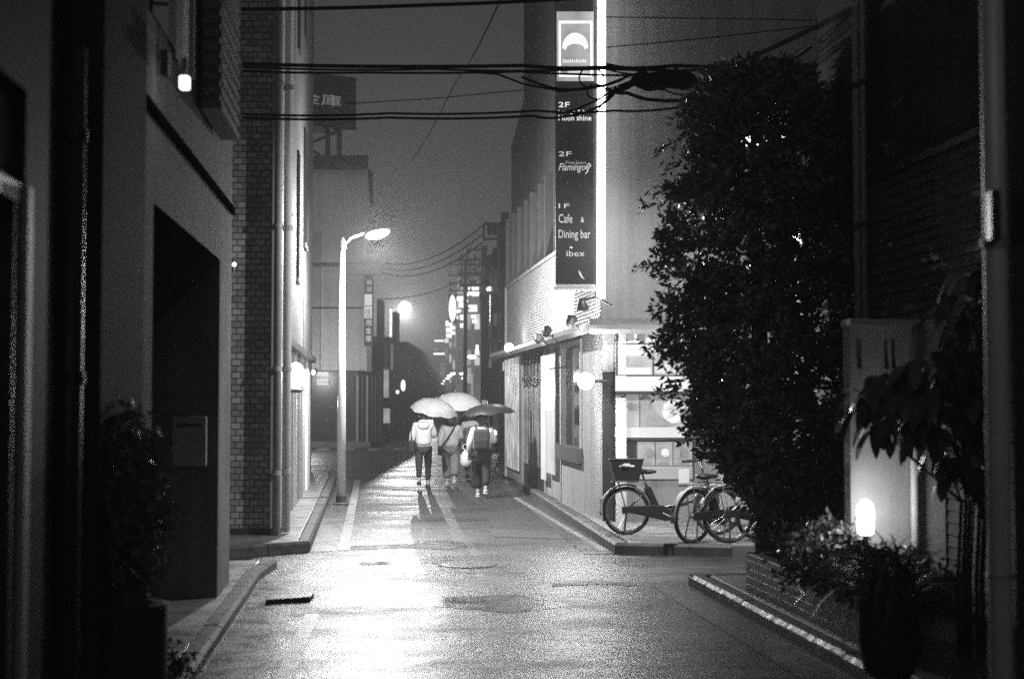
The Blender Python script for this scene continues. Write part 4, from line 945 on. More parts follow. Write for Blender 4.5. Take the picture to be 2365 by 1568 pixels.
def far_lamp(px, py, Y, h_glow, label, grp='lit street lamps lining the far street', power=0, left=False):
    hp = at(px, py, Y); b = Vector((hp.x + (-.9 if left else .9), Y, 0)); t = thing('far_street_lamp', label, 'street lamp', b, group=grp)
    MB().tube([b, (b.x, Y, hp.z)], .09, 6).build('pole', MATS['lamp pole paint'], t); MB().tube([(b.x, Y, hp.z - .05), (hp.x, Y, hp.z + .08)], .05, 6).build('arm', darkm, t)
    MB().ball(hp, (.34, .2, .13), 10, 6).build('lamp_head', emat('far lamp', 3), t)
    if power: plight('lamp_light', hp - Vector((0, .1, .4)), power, .2, t)
far_lamp(1141, 668, 60, 14, 'nearest far right street lamp, high beside the dark slab building', power=60)
far_lamp(1090, 824, 96, 10, 'far street lamp high above the white umbrella right half', power=60)
far_lamp(1068, 863, 130, 9, 'far street lamp right of the lamp cluster over the umbrellas', power=60)
far_lamp(1057, 861, 142, 9, 'brightest far lamp in the cluster over the umbrellas', power=60)
far_lamp(1046, 863, 155, 9, 'far lamp in the middle of the cluster over the umbrellas')
far_lamp(1038, 868, 175, 8, 'far lamp at the left of the cluster over the umbrellas')
for i, (px, py, Y) in enumerate(((1033, 874, 200), (1027, 880, 230), (1022, 886, 260), (1017, 892, 300), (1011, 898, 350), (1006, 903, 390))): far_lamp(px, py, Y, 8, 'tiny lit street lamp in the receding row far down the street', 'tiny receding street lamps')
far_lamp(900, 805, 90, 8, 'left one of two small lamps high on the far left', left=True); far_lamp(945, 803, 100, 8, 'right one of two small lamps high on the far left', left=True); far_sign('round_sign', 'small round lit sign under the oval lantern sign', 918, 905, 8, 9, 66, 1.5, True)
# utility poles
YU = 43.
def utility_pole(label, px, top, Y, trans=True, frames=()):
    b = at(px, 1000, Y); b.z = 0; zt = at(px, top, Y).z; t = thing('utility_pole', label, 'utility pole', b)
    MB().tube([b, (b.x, Y, zt)], [.17, .12], 12).build('pole', mat('dark concrete pole', .05, .6, .3, 4, .2), t)
    for (xa_, xb_, ya_, yb_) in frames:
        p = [at(xa_, ya_, Y), at(xb_, ya_, Y), at(xb_, yb_, Y), at(xa_, yb_, Y)]; MB().tube(p + [p[0]], .05, 6).build('cross_frame', black, t)
    return t
up_ = utility_pole('dark utility pole with transformer boxes at the right of the crossing', 1166, 492, YU, frames=((1117, 1160, 517, 552),))
for (px, py, w_, h_) in ((1136, 530, .15, .17), (1152, 598, .2, .34)):
    c = at(px, py, YU); MB().lathe([(w_ * .9, -h_), (w_, -h_ * .9), (w_, h_ * .9), (w_ * .6, h_)], c, 14).build('transformer', black, up_)
up2 = utility_pole('thinner utility pole with a square cross frame further back', 1118, 568, 62, frames=((1080, 1116, 577, 612),))
up3 = utility_pole('dark far utility pole at the left edge of the tower', 1074, 600, 95, frames=((1066, 1086, 600, 640),))
for pl_, px, Y, rows_ in ((up2, 1118, 62, (600, 632, 660)), (up3, 1074, 95, (612, 636, 655, 672)), (up_, 1166, YU, (640, 676))):
    for py in rows_:
        c = at(px, py, Y); hw = 1.1 if pl_ is not up_ else .7
        arm_ = MB().box(c, (2 * hw, .1, .09)).build('crossarm', black, pl_)
        for k in (-.9, -.35, .35, .9): MB().lathe([(.05, 0), (.07, .06), (.05, .12), (.06, .18), (.03, .22)], c + Vector((k * hw, 0, .045)), 8).build('insulator', greyp, arm_)
def cable(label, pts, r, sag=0., n=14, name='cable', grp=None):
    mb = MB(); P = []
    for a, b in zip(pts[:-1], pts[1:]):
        a = Vector(a); b = Vector(b)
        for i in range(n + (b is pts[-1])):
            k = i / n; q = a.lerp(b, k); q.z -= sag * 4 * k * (1 - k); P.append(q)
    P.append(Vector(pts[-1])); mb.tube(P, r, 6); return tag(mb.build(name, cable_m), label, 'cable', grp)
for i, (ya, yb, xe) in enumerate(((552, 528, 1057), (570, 540, 1057), (590, 551, 1075))):
    cable(['top', 'middle', 'lowest'][i] + ' wire of the three falling left from the transformer frame', [at(880, 605 + i * 12, 58), at(1117, yb - 8 + i * 8, YU)], .022, .5, grp='wires to the transformer frame')
for i, (lab, a, b) in enumerate((('upper far wire from the square cross frame back to the tower pole', (1118, 600, 62), (1074, 612, 95)), ('lower far wire from the square cross frame back to the tower pole', (1118, 632, 62), (1074, 636, 95)), ('far wire from the tower pole across to the narrow dark building', (1074, 640, 95), (880, 690, 80)), ('far wire from the transformer pole to the square cross frame pole', (1166, 640, 43), (1118, 632, 62)))):
    cable(lab, [at(*a), at(*b)], .03, .4)
# cables over the lane, 15 m off
YC = 15.
def over(label, ys, r, sag=.05, x0=560, x1=1890, Y=YC): return cable(label, [at(x, y, Y + dy) for x, y, dy in ys], r, sag)
over('thickest black cable bundle crossing the lane at sign height', [(560, 148, 0), (1210, 152, .2), (1400, 155, 0), (1560, 152, 0), (1890, 152, 0)], .021, .02)
over('second cable running just under the thickest bundle', [(560, 155, .1), (1000, 160, .1), (1390, 160, .1), (1700, 158, .1), (1885, 165, .1)], .012, .02)
over('sagging cable of the upper bundle ending at the splice box', [(560, 165, .2), (850, 168, .2), (1200, 166, .2), (1480, 175, .1)], .013, .01)
over('thin cable drooping away from the bundle onto the dark wall', [(1080, 166, .2), (1150, 172, .2), (1210, 195, .3), (1300, 212, .2), (1400, 196, .1), (1470, 170, .1)], .012, 0)
over('upper one of the lower pair of cables', [(560, 264, 0), (900, 262, .1), (1240, 256, .1), (1420, 256, 0), (1570, 248, 0)], .013, .02)
over('lower one of the lower pair of cables', [(560, 272, .1), (900, 272, .2), (1230, 268, .2), (1300, 270, .1), (1375, 250, .1), (1420, 215, 0), (1480, 185, 0)], .014, .02)
over('twisted drop cable under the splice box going into the tree', [(1400, 205, 0), (1450, 215, .1), (1520, 232, .1), (1600, 225, .1), (1700, 200, 0), (1885, 170, 0)], .02, .02)
over('loose cable strand fanning right above the tree', [(1480, 186, .05), (1600, 190, .05), (1720, 168, .05), (1885, 178, .05)], .012, .01)
over('highest thick cable crossing the top left of the view', [(540, 22, -.5), (1000, 12, -.5), (1400, -8, -.5)], .02, .01)
over('thin bright wire low across the top right wall', [(1400, 40, .5), (1700, 44, .4), (2260, 56, -1.5)], .006, .0)
over('faint thin wire above the bundle on the pale wall', [(1400, 110, .3), (1600, 92, .3), (1890, 60, 0)], .006, 0)
cable('very thin wire falling diagonally across the open sky', [at(1160, -10, 18), at(1050, 195, 26), at(950, 372, 40)], .012, .1)
over('faint thin wire between the upper and lower cable pairs', [(800, 240, .5), (1000, 228, .5), (1210, 208, .5)], .005, .0)
for i, (lab, pts) in enumerate((('slack telephone strand looping lowest between tube light and tree', [(1395, 158, 0), (1470, 172, .05), (1560, 218, .1), (1650, 212, .1), (1740, 186, .05), (1880, 172, 0)]),
        ('strand lashed above the splice box along the thick bundle', [(1400, 148, .05), (1500, 158, .1), (1620, 162, .1), (1760, 150, .1), (1886, 158, .1)]),
        ('strand crossing from the splice box up to the bracket strut', [(1590, 190, 0), (1680, 182, .05), (1780, 168, .05), (1875, 108, 0)]),
        ('strand hanging just right of the splice box into the crown top', [(1600, 178, 0), (1650, 196, .1), (1710, 196, .1), (1790, 176, .1), (1886, 185, .1)]),
        ('double strand running from the lower pair up into the splice box', [(1290, 262, .05), (1360, 240, .05), (1420, 205, .05), (1470, 190, 0)]),
        ('faint strand between bundle and lower pair across the dark wall', [(1205, 178, .3), (1290, 206, .25), (1375, 202, .1), (1440, 182, .05)]))):
    over(lab, pts, .009 + .003 * (i % 3), .015)
for i, (cx_, cy_, r_, lab) in enumerate(((1366, 180, .13, 'upper slack loop of cable in front of the tube light'), (1378, 212, .1, 'lower slack loop of cable in front of the tube light'))):
    c = at(cx_, cy_, YC - .1); mb = MB(); mb.tube([c + Vector((r_ * math.cos(a), .02 * math.sin(2 * a), r_ * .8 * math.sin(a))) for a in [j * .35 for j in range(16)]], .009, 6); tag(mb.build('cable_loop', cable_m), lab, 'cable loop')
for i in range(5):
    cable(['first', 'second', 'third', 'fourth', 'fifth'][i] + ' of the thin strands bunched by the tube light counted from above', [at(1375 + i * 6, 262 - i * 14, YC - .05), at(1410 + i * 9, 215 - i * 6, YC - .05), at(1480, 184 - i * 3, YC - .02)], .008, .01, 6, grp='strands bunched by the tube light')
c = at(1532, 187, YC); sb_ = thing('splice_closure', 'fat black cable splice box hanging in the overhead bundle', 'splice box', c)
MB().tube([at(1460, 188, YC), at(1474, 184, YC), at(1500, 190, YC), at(1545, 184, YC), at(1594, 188, YC), at(1606, 180, YC)], [.04, .09, .1, .095, .1, .05], 14).build('casing', cable_m, sb_, smooth=True)
for px in (1490, 1530, 1578): MB().tube([at(px - 3, 186, YC), at(px + 3, 186, YC)], .11, 14).build('strap', cable_m, sb_)
MB().tube([at(1560, 150, YC), at(1560, 168, YC)], .03, 6).build('hanger', black, sb_)
ba = at(1889, 150, 14.3); br = thing('cable_bracket', 'pale cable bracket arm reaching from the dark building above the tree', 'bracket', ba)
MB().tube([at(1700, 152, 14.6), at(1893, 60, 14.5)], .03, 8).build('strut', darkm, br); MB().tube([at(1830, 130, 14.6), at(1872, 100, 14.5)], .014, 6).build('stay', steel, br)
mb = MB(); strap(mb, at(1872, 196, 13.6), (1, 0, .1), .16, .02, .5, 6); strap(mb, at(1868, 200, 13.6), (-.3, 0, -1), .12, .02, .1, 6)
tag(mb.build('lamplit_leaf', mat('glossy lamplit leaf', .6, .15, .1, 6, 0)), 'two glossy leaves coloured pale as if lamplit, high at the right of the tree', 'leaf')  # leaf colour made pale in place of lamplight on it

# ------------------------------------------------------------------ car waiting beyond the crossing
def make_car(label, loc, rz, paint, light=True):
    t = thing('waiting_car', label, 'car', loc, rz)
    side = [(-2.1, .35), (-2.12, .75), (-1.2, .92), (-.55, 1.42), (1.0, 1.45), (1.7, .98), (2.05, .9), (2.08, .38)]
    L = LB(); n = len(side); vs = []
    for k, yy in ((.94, -.84), (1, -.78), (1, .78), (.94, .84)):
        vs += [Vector((x, yy * (.82 if z > 1.2 else 1), z)) for x, z in side]
    fs = [tuple(range(n)), tuple(range(4 * n - 1, 3 * n - 1, -1))] + [(r * n + i, r * n + (i + 1) % n, (r + 1) * n + (i + 1) % n, (r + 1) * n + i) for r in range(3) for i in range(n)]
    L.add(vs, fs); L.build('body', paint, t, bevel=.03)
    L = LB(); L.hexa([Vector(q) for q in ((-1.22, -.62, .95), (-1.22, .62, .95), (-1.16, .62, .93), (-1.16, -.62, .93), (-.62, -.55, 1.4), (-.62, .55, 1.4), (-.56, .55, 1.38), (-.56, -.55, 1.38))]); L.build('windscreen', glass, t)
    for s_ in (-1, 1):
        LB().box((-2.1, s_ * .6, .68), (.08, .34, .14)).build('headlight', emat('car headlight', 12) if light else glass, t, bevel=.02)
        LB().box((.15, s_ * .79, 1.18), (1.3, .03, .34)).build('side_window', glass, t)
        for x in (-1.35, 1.3):
            wv = LB(); wv.torus((x, s_ * .78, .31), .23, .085, 20, 8); o_ = wv.build('wheel', rubber, t); LB().torus((x, s_ * .78, .31), .1, .07, 16, 6).build('rim', steel, o_)
    LB().box((-2.13, 0, .5), (.03, .34, .16)).build('number_plate', whitep, t); LB().box((-2.1, 0, .68), (.06, .8, .1)).build('grille', black, t)
    return t
cwhite = mat('white car paint', .7, .2, .05, 3, 0)
cl_ = at(1100, 960, 50); make_car('white car waiting at the crossing beyond the four walkers', (cl_.x, 51.5, .01), math.pi / 2 - .03, cwhite)
cl_ = at(1003, 940, 75); ocar = make_car('approaching car with dazzling headlights behind the clear umbrella', (cl_.x + .3, 78, .01), math.pi / 2, cwhite)
hl = Vector((cl_.x, 75.5, .75)); 
for px, lab in ((932, 'small white bollard at the left of the far crossing'), (1149, 'small white bollard beside the cafe end of the crossing')):
    q = g(px, 1012 if px == 932 else 1040); MB_ = MB().lathe([(.06, 0), (.06, .75), (.05, .82), (.01, .85)], (q.x, q.y, 0), 12); b_ = thing('bollard', lab, 'bollard', (q.x, q.y, 0)); MB_.build('post', whitep, b_, smooth=True); MB().lathe([(.063, .6), (.063, .68)], (q.x, q.y, 0), 12).build('band', darkm, b_)

# ------------------------------------------------------------------ people
def skin(name, J, bones, m, parent, root, sub=2):
    names = list(J); idx = {k: i for i, k in enumerate(names)}
    me = bpy.data.meshes.new('grow'); me.from_pydata([J[k][0] for k in names], [(idx[a], idx[b]) for a, b in bones], [])
    o = bpy.data.objects.new('grow', me); COL.objects.link(o)
    md = o.modifiers.new('skin', 'SKIN'); md.use_smooth_shade = True
    ss = o.modifiers.new('sub', 'SUBSURF'); ss.levels = sub; ss.render_levels = sub
    for i, k in enumerate(names):
        r = J[k][1]; me.skin_vertices[0].data[i].radius = r if isinstance(r, tuple) else (r, r); me.skin_vertices[0].data[i].use_root = (k == root)
    bpy.context.view_layer.update(); dg = bpy.context.evaluated_depsgraph_get()
    m2 = bpy.data.meshes.new_from_object(o.evaluated_get(dg)); bpy.data.objects.remove(o); m2.name = name
    m2.materials.clear(); m2.materials.append(m); m2.shade_smooth()
    r = bpy.data.objects.new(name, m2); COL.objects.link(r); r.parent = parent; return r
skinm = mat('skin', .35, .5, .1, 10, 0)
hairm = mat('black hair', .015, .45, .4, 25, .2, 90)
shoe_m = {k: mat('shoe %s' % k, v, .4, .2, 12, .05) for k, v in (('dark', .03), ('pale', .6))}
cloth = {k: mat('cloth %s' % k, v, .8, .12, 7, .3, 35) for k, v in (('white', .6), ('black', .018), ('grey', .2), ('pale', .74), ('dark', .035))}
def V(*a): return Vector(a)
def person(label, loc, h, rz, stride, arms, top='white', pants='black', shoes='dark', hair='short', wide=0., hood=False, longtop=.82):
    t = thing('person', label, 'person', loc, rz, 'walkers under umbrellas'); s = h / 1.62; z = lambda *a: Vector(a) * s
    J = {'pelvis': (z(0, 0, .86), (.13, .1)), 'belly': (z(0, 0, .99), (.115, .09)), 'chest': (z(0, 0, 1.18), (.13, .095)), 'collar': (z(0, 0, 1.31), (.09, .07)), 'neck': (z(0, .01, 1.38), .045), 'skull': (z(0, .025, 1.47), (.068, .08)), 'crown': (z(0, .02, 1.56), (.06, .07)), 'nose': (z(0, .115, 1.475), .012), 'chin': (z(0, .075, 1.42), .03)}
    Bn = [('pelvis', 'belly'), ('belly', 'chest'), ('chest', 'collar'), ('collar', 'neck'), ('neck', 'skull'), ('skull', 'crown'), ('skull', 'nose'), ('skull', 'chin')]
    JT = {'hem': (z(0, 0, longtop), (.185, .145)), 'waist': (z(0, 0, .98), (.178, .14)), 'chest': (z(0, -.005, 1.18), (.182, .14)), 'yoke': (z(0, -.005, 1.31), (.12, .09)), 'nape': (z(0, 0, 1.37), .065)}
    BT = [('hem', 'waist'), ('waist', 'chest'), ('chest', 'yoke'), ('yoke', 'nape')]
    JP = {'hips': (z(0, 0, .88), (.15, .115))}; BP = []
    for sd, nm in ((-1, 'l'), (1, 'r')):
        f = stride * sd
        hip, kn, an = z(sd * .085, 0, .8), z(sd * .09, .16 * f + .04, .44), z(sd * .085, .22 * f - .02, .09 + max(0, -f) * .09)
        J['hip' + nm] = (hip, .08); J['knee' + nm] = (kn, .055); J['ankle' + nm] = (an, .038); J['toe' + nm] = (an + z(0, .13, -.05), (.035, .028)); J['heel' + nm] = (an + z(0, -.04, -.05), .03)
        Bn += [('pelvis', 'hip' + nm), ('hip' + nm, 'knee' + nm), ('knee' + nm, 'ankle' + nm), ('ankle' + nm, 'toe' + nm), ('ankle' + nm, 'heel' + nm)]
        JP['thigh' + nm] = (hip, .105 + wide * .5); JP['knee' + nm] = (kn, .075 + wide); JP['cuff' + nm] = (an + z(0, 0, .05), .058 + wide); BP += [('hips', 'thigh' + nm), ('thigh' + nm, 'knee' + nm), ('knee' + nm, 'cuff' + nm)]
        sh = z(sd * .165, 0, 1.3); el, wr = [z(*q) for q in arms[nm]]
        J['shoulder' + nm] = (sh, .05); J['elbow' + nm] = (el, .038); J['wrist' + nm] = (wr, .027)
        d = (wr - el).normalized(); pm = wr + d * .055; J['palm' + nm] = (pm, (.036, .018)); Bn += [('collar', 'shoulder' + nm), ('shoulder' + nm, 'elbow' + nm), ('elbow' + nm, 'wrist' + nm), ('wrist' + nm, 'palm' + nm)]
        side = d.cross(Vector((0, 1, 0))); side = side.normalized() if side.length > .2 else Vector((1, 0, 0)); cur = d.cross(side).normalized()
        for i, (o_, ln) in enumerate(((-.027, .04), (-.009, .047), (.009, .045), (.026, .036))):
            a = pm + d * .035 + side * o_; b = a + d * ln * .6 + cur * .012; c = b + d * ln * .2 + cur * .028
            for q, nmq in ((a, 'a'), (b, 'b'), (c, 'c')): J['f%s%d%s' % (nm, i, nmq)] = (q, .0095 if nmq != 'c' else .008)
            Bn += [('palm' + nm, 'f%s%da' % (nm, i)), ('f%s%da' % (nm, i), 'f%s%db' % (nm, i)), ('f%s%db' % (nm, i), 'f%s%dc' % (nm, i))]
        th = wr + d * .03 + side * -.035; J['t%sa' % nm] = (th, .011); J['t%sb' % nm] = (th + d * .03 - side * .012 + cur * .02, .009); Bn += [('wrist' + nm, 't%sa' % nm), ('t%sa' % nm, 't%sb' % nm)]
        JT['shoulder' + nm] = (sh + z(0, 0, -.01), .078); JT['elbow' + nm] = (el, .074); JT['cuff' + nm] = (wr.lerp(el, .12), .06); BT += [('yoke', 'shoulder' + nm), ('shoulder' + nm, 'elbow' + nm), ('elbow' + nm, 'cuff' + nm)]
        L = LB(); c = an + z(0, .045, -.045); L.ball(c, (.05, .135, .05), 12, 8); L.box(c + Vector((0, 0, -.032)), (.09, .25, .02)); L.build('shoe', shoe_m[shoes], t, smooth=True)
    skin('body', J, Bn, skinm, t, 'pelvis'); skin('top', JT, BT, cloth[top], t, 'hem'); skin('trousers', JP, BP, cloth[pants], t, 'hips')
    L = LB(); c = z(0, .0, 1.515)
    if hair == 'bob': L.ball(c + Vector((0, -.005, -.01)), (.115, .12, .115), 18, 12); L.lathe([(.115, .02), (.13, -.08), (.135, -.15), (.11, -.165)], c + Vector((0, -.012, 0)), 18)
    else: L.ball(c + Vector((0, -.004, .012)), (.095, .112, .105), 18, 12); L.ball(c + Vector((0, -.05, -.06)), (.07, .05, .07), 14, 8)
    L.build('hair', hairm, t, smooth=True)
    L = LB()
    for sd in (-1, 1): L.ball(z(sd * .092, .02, 1.475), (.014, .025, .035), 8, 6)
    L.build('ear', skinm, t, smooth=True)
    if hood: 
        L = LB(); L.ball(z(0, -.11, 1.3), (.13, .06, .1), 16, 10); L.torus(z(0, -.075, 1.36), .09, .025, 20, 8, Matrix.Rotation(R(70), 3, 'X')); L.build('hood', cloth[top], t, smooth=True)
    return t
hang = lambda sd, f=0: ((sd * .235, -.03 + f * .4, 1.05), (sd * .245, .05 + f, .82))
hold = lambda sd: ((sd * .225, .06, 1.07), (sd * .14, .24, 1.17))
p1 = g(978, 1128); p2 = g(1041, 1121); p3 = g(1088, 1107); p4 = g(1113, 1149)
P1 = person('walker in a pale hooded jacket and black trousers, left of the group', p1, 1.62, .03, .85, {'l': hang(-1, .05), 'r': hold(1)}, 'white', 'black', 'dark', 'short', 0, True, .86)
P2 = person('walker with a dark bob and diagonal strap in wide grey trousers', p2, 1.53, .02, -.7, {'l': hang(-1, -.05), 'r': hold(1)}, 'pale', 'grey', 'pale', 'bob', .035, False, .84)
P3 = person('walker in a pale shirt half hidden behind the strap walker', p3, 1.58, 0, .5, {'l': hold(-1), 'r': hang(1, .06)}, 'white', 'dark', 'dark', 'short', .01, False, .82)
P4 = person('walker in dark clothes with pale sleeves, nearest and right of the group', p4, 1.56, -.04, -1.0, {'l': hang(-1, .08), 'r': hold(1)}, 'pale', 'black', 'pale', 'short', .01, False, .86)
# dark sleeveless overdress over the pale sleeves
s4 = 1.56 / 1.62; JD = {'hem': (V(0, 0, .62) * s4, (.2, .16)), 'waist': (V(0, 0, .98) * s4, (.175, .14)), 'chest': (V(0, 0, 1.2) * s4, (.18, .14))}
skin('overdress', JD, [('hem', 'waist'), ('waist', 'chest')], cloth['black'], P4, 'hem')
# things they carry
def carried(name, label, cat, loc): return thing(name, label, cat, loc)
bk_ = carried('backpack', 'dark backpack on the nearest walker', 'backpack', p4 + V(0, -.2, .95))
MB().box(p4 + V(0, -.22, 1.08), (.3, .14, .4)).build('bag', cloth['dark'], bk_, bevel=.05); MB().box(p4 + V(0, -.31, 1.0), (.22, .05, .18)).build('pocket', cloth['black'], bk_, bevel=.02)
for sd in (-1, 1): MB().tube([p4 + V(sd * .1, -.16, 1.24), p4 + V(sd * .11, -.02, 1.335), p4 + V(sd * .12, .12, 1.24)], .022, 6).build('strap', cloth['dark'], bk_)
sb_ = carried('shoulder_bag', 'black shoulder bag at the side of the hooded walker', 'shoulder bag', p1 + V(-.25, 0, .7))
MB().box(p1 + V(-.235, -.06, .86), (.13, .3, .26)).build('bag', cloth['black'], sb_, bevel=.04); MB().tube([p1 + V(-.24, -.1, .98), p1 + V(-.245, -.06, 1.2), p1 + V(-.17, .0, 1.395), p1 + V(-.235, .12, 1.1), p1 + V(-.24, .02, .98)], .012, 6).build('strap', cloth['black'], sb_)
cb = carried('crossbody_bag', 'small dark bag on a diagonal strap across a pale jacket back', 'shoulder bag', p2 + V(-.2, 0, .7))
MB().tube([p2 + V(.11, -.02, 1.3), p2 + V(.06, -.14, 1.2), p2 + V(-.06, -.17, 1.0), p2 + V(-.19, -.1, .82)], .018, 6).build('strap', cloth['black'], cb); MB().box(p2 + V(-.22, -.03, .74), (.1, .22, .2)).build('bag', cloth['black'], cb, bevel=.03)
hb = p3 + V(-.06, -.1, .62); pbg = carried('plastic_bag', 'white plastic carrier bag hanging between the walkers', 'bag', hb + V(0, 0, -.25))
hb = at(1076, 1050, 29.2)
MB().lathe([(.04, -.2), (.1, -.19), (.125, -.1), (.115, .03), (.06, .12), (.03, .14)], hb + V(0, 0, -.05), 14).build('bag', mat('white plastic', .75, .3, .1, 9, .3, 25), pbg, smooth=True)
MB().torus(hb + V(0, 0, .16), .06, .01, 16, 6).build('handle', MATS['white plastic'], pbg)
# umbrellas
def umbrella(label, top, hand, rad, dep, m, tilt):
    top = Vector(top); hand = Vector(hand); t = thing('umbrella', label, 'umbrella', hand, group='umbrellas over the walkers')
    ax = (top - hand).normalized(); M = ax.to_track_quat('Z', 'Y').to_matrix(); mb = MB(); vs = []; N = 48; Rn = 7; ribs = MB()
    def P(i, a):
        k = i / Rn; sc = 1 - .05 * k * (1 - abs(math.cos(4 * a))) ; r = rad * math.sin(k * 1.25) / math.sin(1.25) * sc; zz = -dep * (1 - math.cos(k * 1.25)) / (1 - math.cos(1.25)) + .025 * k * (1 - abs(math.cos(4 * a)))
        return top + M @ Vector((r * math.cos(a), r * math.sin(a), zz))
    for i in range(Rn + 1): vs += [P(i, 2 * math.pi * k / N) for k in range(N)]
    mb.add(vs, [(i * N + k, i * N + (k + 1) % N, (i + 1) * N + (k + 1) % N, (i + 1) * N + k) for i in range(Rn) for k in range(N)]); mb.build('canopy', m, t, smooth=True)
    for j in range(8): ribs.tube([P(i, j * math.pi / 4) - ax * .006 for i in range(Rn + 1)], .004, 4)
    ribs.build('ribs', steel, t); MB().tube([top + ax * .06, hand + ax * .06], .008, 6).build('shaft', steel, t); MB().tube([hand + ax * .08, hand - ax * .08, hand - ax * .13 + V(.03, 0, 0), hand - ax * .1 + V(.06, 0, 0)], .014, 6).build('handle', black, t); return t
clear = clear_mat('clear vinyl', .62, .95, .15); clear2 = clear_mat('milky vinyl', .85, .95, .25)
dkc = mat('black umbrella cloth', .02, .45, .2, 6, .1)
def gr(p, h, rz, sd):   # the raised hand of a walker
    q = Vector((sd * .135, .27, 1.2)) * (h / 1.62); return Vector(p) + Matrix.Rotation(rz, 3, 'Z') @ q
Y1 = p1.y; umbrella('left clear vinyl umbrella lit from behind', at(1007, 922, Y1 + .15), gr(p1, 1.62, .03, 1), .5, .27, clear, 0)
umbrella('large milky white umbrella in the middle of the group', at(1052, 906, p2.y + .2), gr(p2, 1.53, .02, 1), .6, .36, clear2, 0)
umbrella('dark umbrella over the right of the group', at(1126, 933, p4.y + .25), gr(p4, 1.56, -.04, 1), .52, .2, dkc, 0)

# ------------------------------------------------------------------ bicycles
def bicycle(label, loc, rz, wr=.3, wb=1.1, basket='rear', battery=True, lean=.0):
    t = thing('bicycle', label, 'bicycle', loc, rz, 'bicycles parked by the alley wall'); t.rotation_euler = (lean, 0, rz)
    frame = mat('dark bicycle paint', .03, .25, .3, 8, .02); rx, fx_ = -.45, wb - .45
    for x, nm in ((rx, 'rear_wheel'), (fx_, 'front_wheel')):
        L = LB(); L.torus((x, 0, wr), wr - .02, .022, 44, 8); wv = L.build('wheel', rubber, t, smooth=True)
        L = LB(); L.torus((x, 0, wr), wr - .045, .012, 44, 6); L.build('rim', chrome, wv, smooth=True)
        L = LB()
        for k in range(28):
            a = 2 * math.pi * k / 28; off = .25 if k % 2 else -.25; hb = Vector((x + .02 * math.cos(a + off * 4), .025 if k % 4 < 2 else -.025, wr + .02 * math.sin(a + off * 4)))
            L.tube([hb, (x + (wr - .05) * math.cos(a), 0, wr + (wr - .05) * math.sin(a))], .0014, 4)
        L.build('spokes', chrome, wv)
        L = LB(); L.tube([(x, -.05, wr), (x, .05, wr)], .028, 12); L.build('hub', steel, wv)
        L = LB(); pts = [(x + (wr + .025) * math.cos(a), 0, wr + (wr + .025) * math.sin(a)) for a in [R(q) for q in (range(10, 191, 12) if nm == 'rear_wheel' else range(20, 171, 12))]]
        for yy in (-.02, 0, .02): L.tube([(a, yy, c) for a, b, c in pts], .013, 5)
        L.build('mudguard', steel, t, smooth=True)
    bb = Vector((0, 0, wr - .03)); seat = Vector((-.2, 0, .62)); hd = Vector((fx_ - .16, 0, .72)); hl_ = Vector((fx_ - .11, 0, .56))
    L = LB(); L.tube([bb, seat], .02, 10); L.tube([bb + V(0, 0, .05), hl_ * .5 + bb * .5 + V(0, 0, -.03), hl_], .026, 10); L.tube([hl_ - V(-.01, 0, .03), hd], .024, 10)
    for s_ in (-1, 1): L.tube([bb + V(0, s_ * .04, 0), (rx, s_ * .06, wr)], .012, 8); L.tube([seat - V(-.02, 0, .05), (rx, s_ * .06, wr)], .01, 8)
    L.build('frame', frame, t, smooth=True)
    L = LB()
    for s_ in (-1, 1): L.tube([hl_ + V(.01, s_ * .035, -.02), (fx_ - .04, s_ * .055, wr + .12), (fx_, s_ * .06, wr)], .014, 8)
    L.build('fork', frame, t, smooth=True)
    L = LB(); L.tube([seat, seat + V(-.045, 0, .14)], .013, 8); L.build('seat_post', chrome, t)
    L = LB(); sp_ = seat + V(-.05, 0, .17); L.ball(sp_ + V(-.05, 0, 0), (.12, .09, .04), 14, 8); L.ball(sp_ + V(.06, 0, -.005), (.13, .045, .03), 14, 8); L.build('saddle', rubber, t, smooth=True)
    L = LB(); L.tube([hd, hd + V(-.03, 0, .16)], .014, 8); L.tube([hd + V(-.22, -.27, .2), hd + V(-.05, -.22, .2), hd + V(-.03, 0, .16), hd + V(-.05, .22, .2), hd + V(-.22, .27, .2)], .012, 8); hb_ = L.build('handlebar', chrome, t, smooth=True)
    for s_ in (-1, 1): LB().tube([hd + V(-.24, s_ * .275, .2), hd + V(-.13, s_ * .245, .2)], .017, 8).build('grip', rubber, hb_)
    LB().lathe([(.03, -.04), (.04, .03), (.03, .04)], hl_ + V(.12, 0, .1), 12, Matrix.Rotation(math.pi / 2, 3, 'Y')).build('headlight', chrome, t)
    L = LB(); L.tube([bb + V(0, -.06, 0), bb + V(0, .06, 0)], .03, 12); L.tube([bb + V(0, -.07, 0), bb + V(.15, -.075, -.07)], .011, 6); L.tube([bb + V(0, .07, 0), bb + V(-.15, .075, .07)], .011, 6); cr_ = L.build('crank', steel, t)
    for s_, x, z_ in ((-1, .15, -.07), (1, -.15, .07)): LB().box(bb + V(x, s_ * .12, z_), (.09, .08, .022)).build('pedal', rubber, cr_)
    L = LB(); q = [(rx - .06, wr + .05), (rx + .05, wr + .06), (bb.x, bb.z + .1), (bb.x + .1, bb.z + .04), (bb.x + .1, bb.z - .05), (bb.x, bb.z - .09), (rx + .05, wr - .03), (rx - .06, wr - .04)]
    L.add([(x, -.055, z_) for x, z_ in q] + [(x, -.075, z_) for x, z_ in q], [tuple(range(8)), tuple(range(15, 7, -1))] + [(i, (i + 1) % 8, 8 + (i + 1) % 8, 8 + i) for i in range(8)]); L.build('chain_case', rubber, t, bevel=.006)
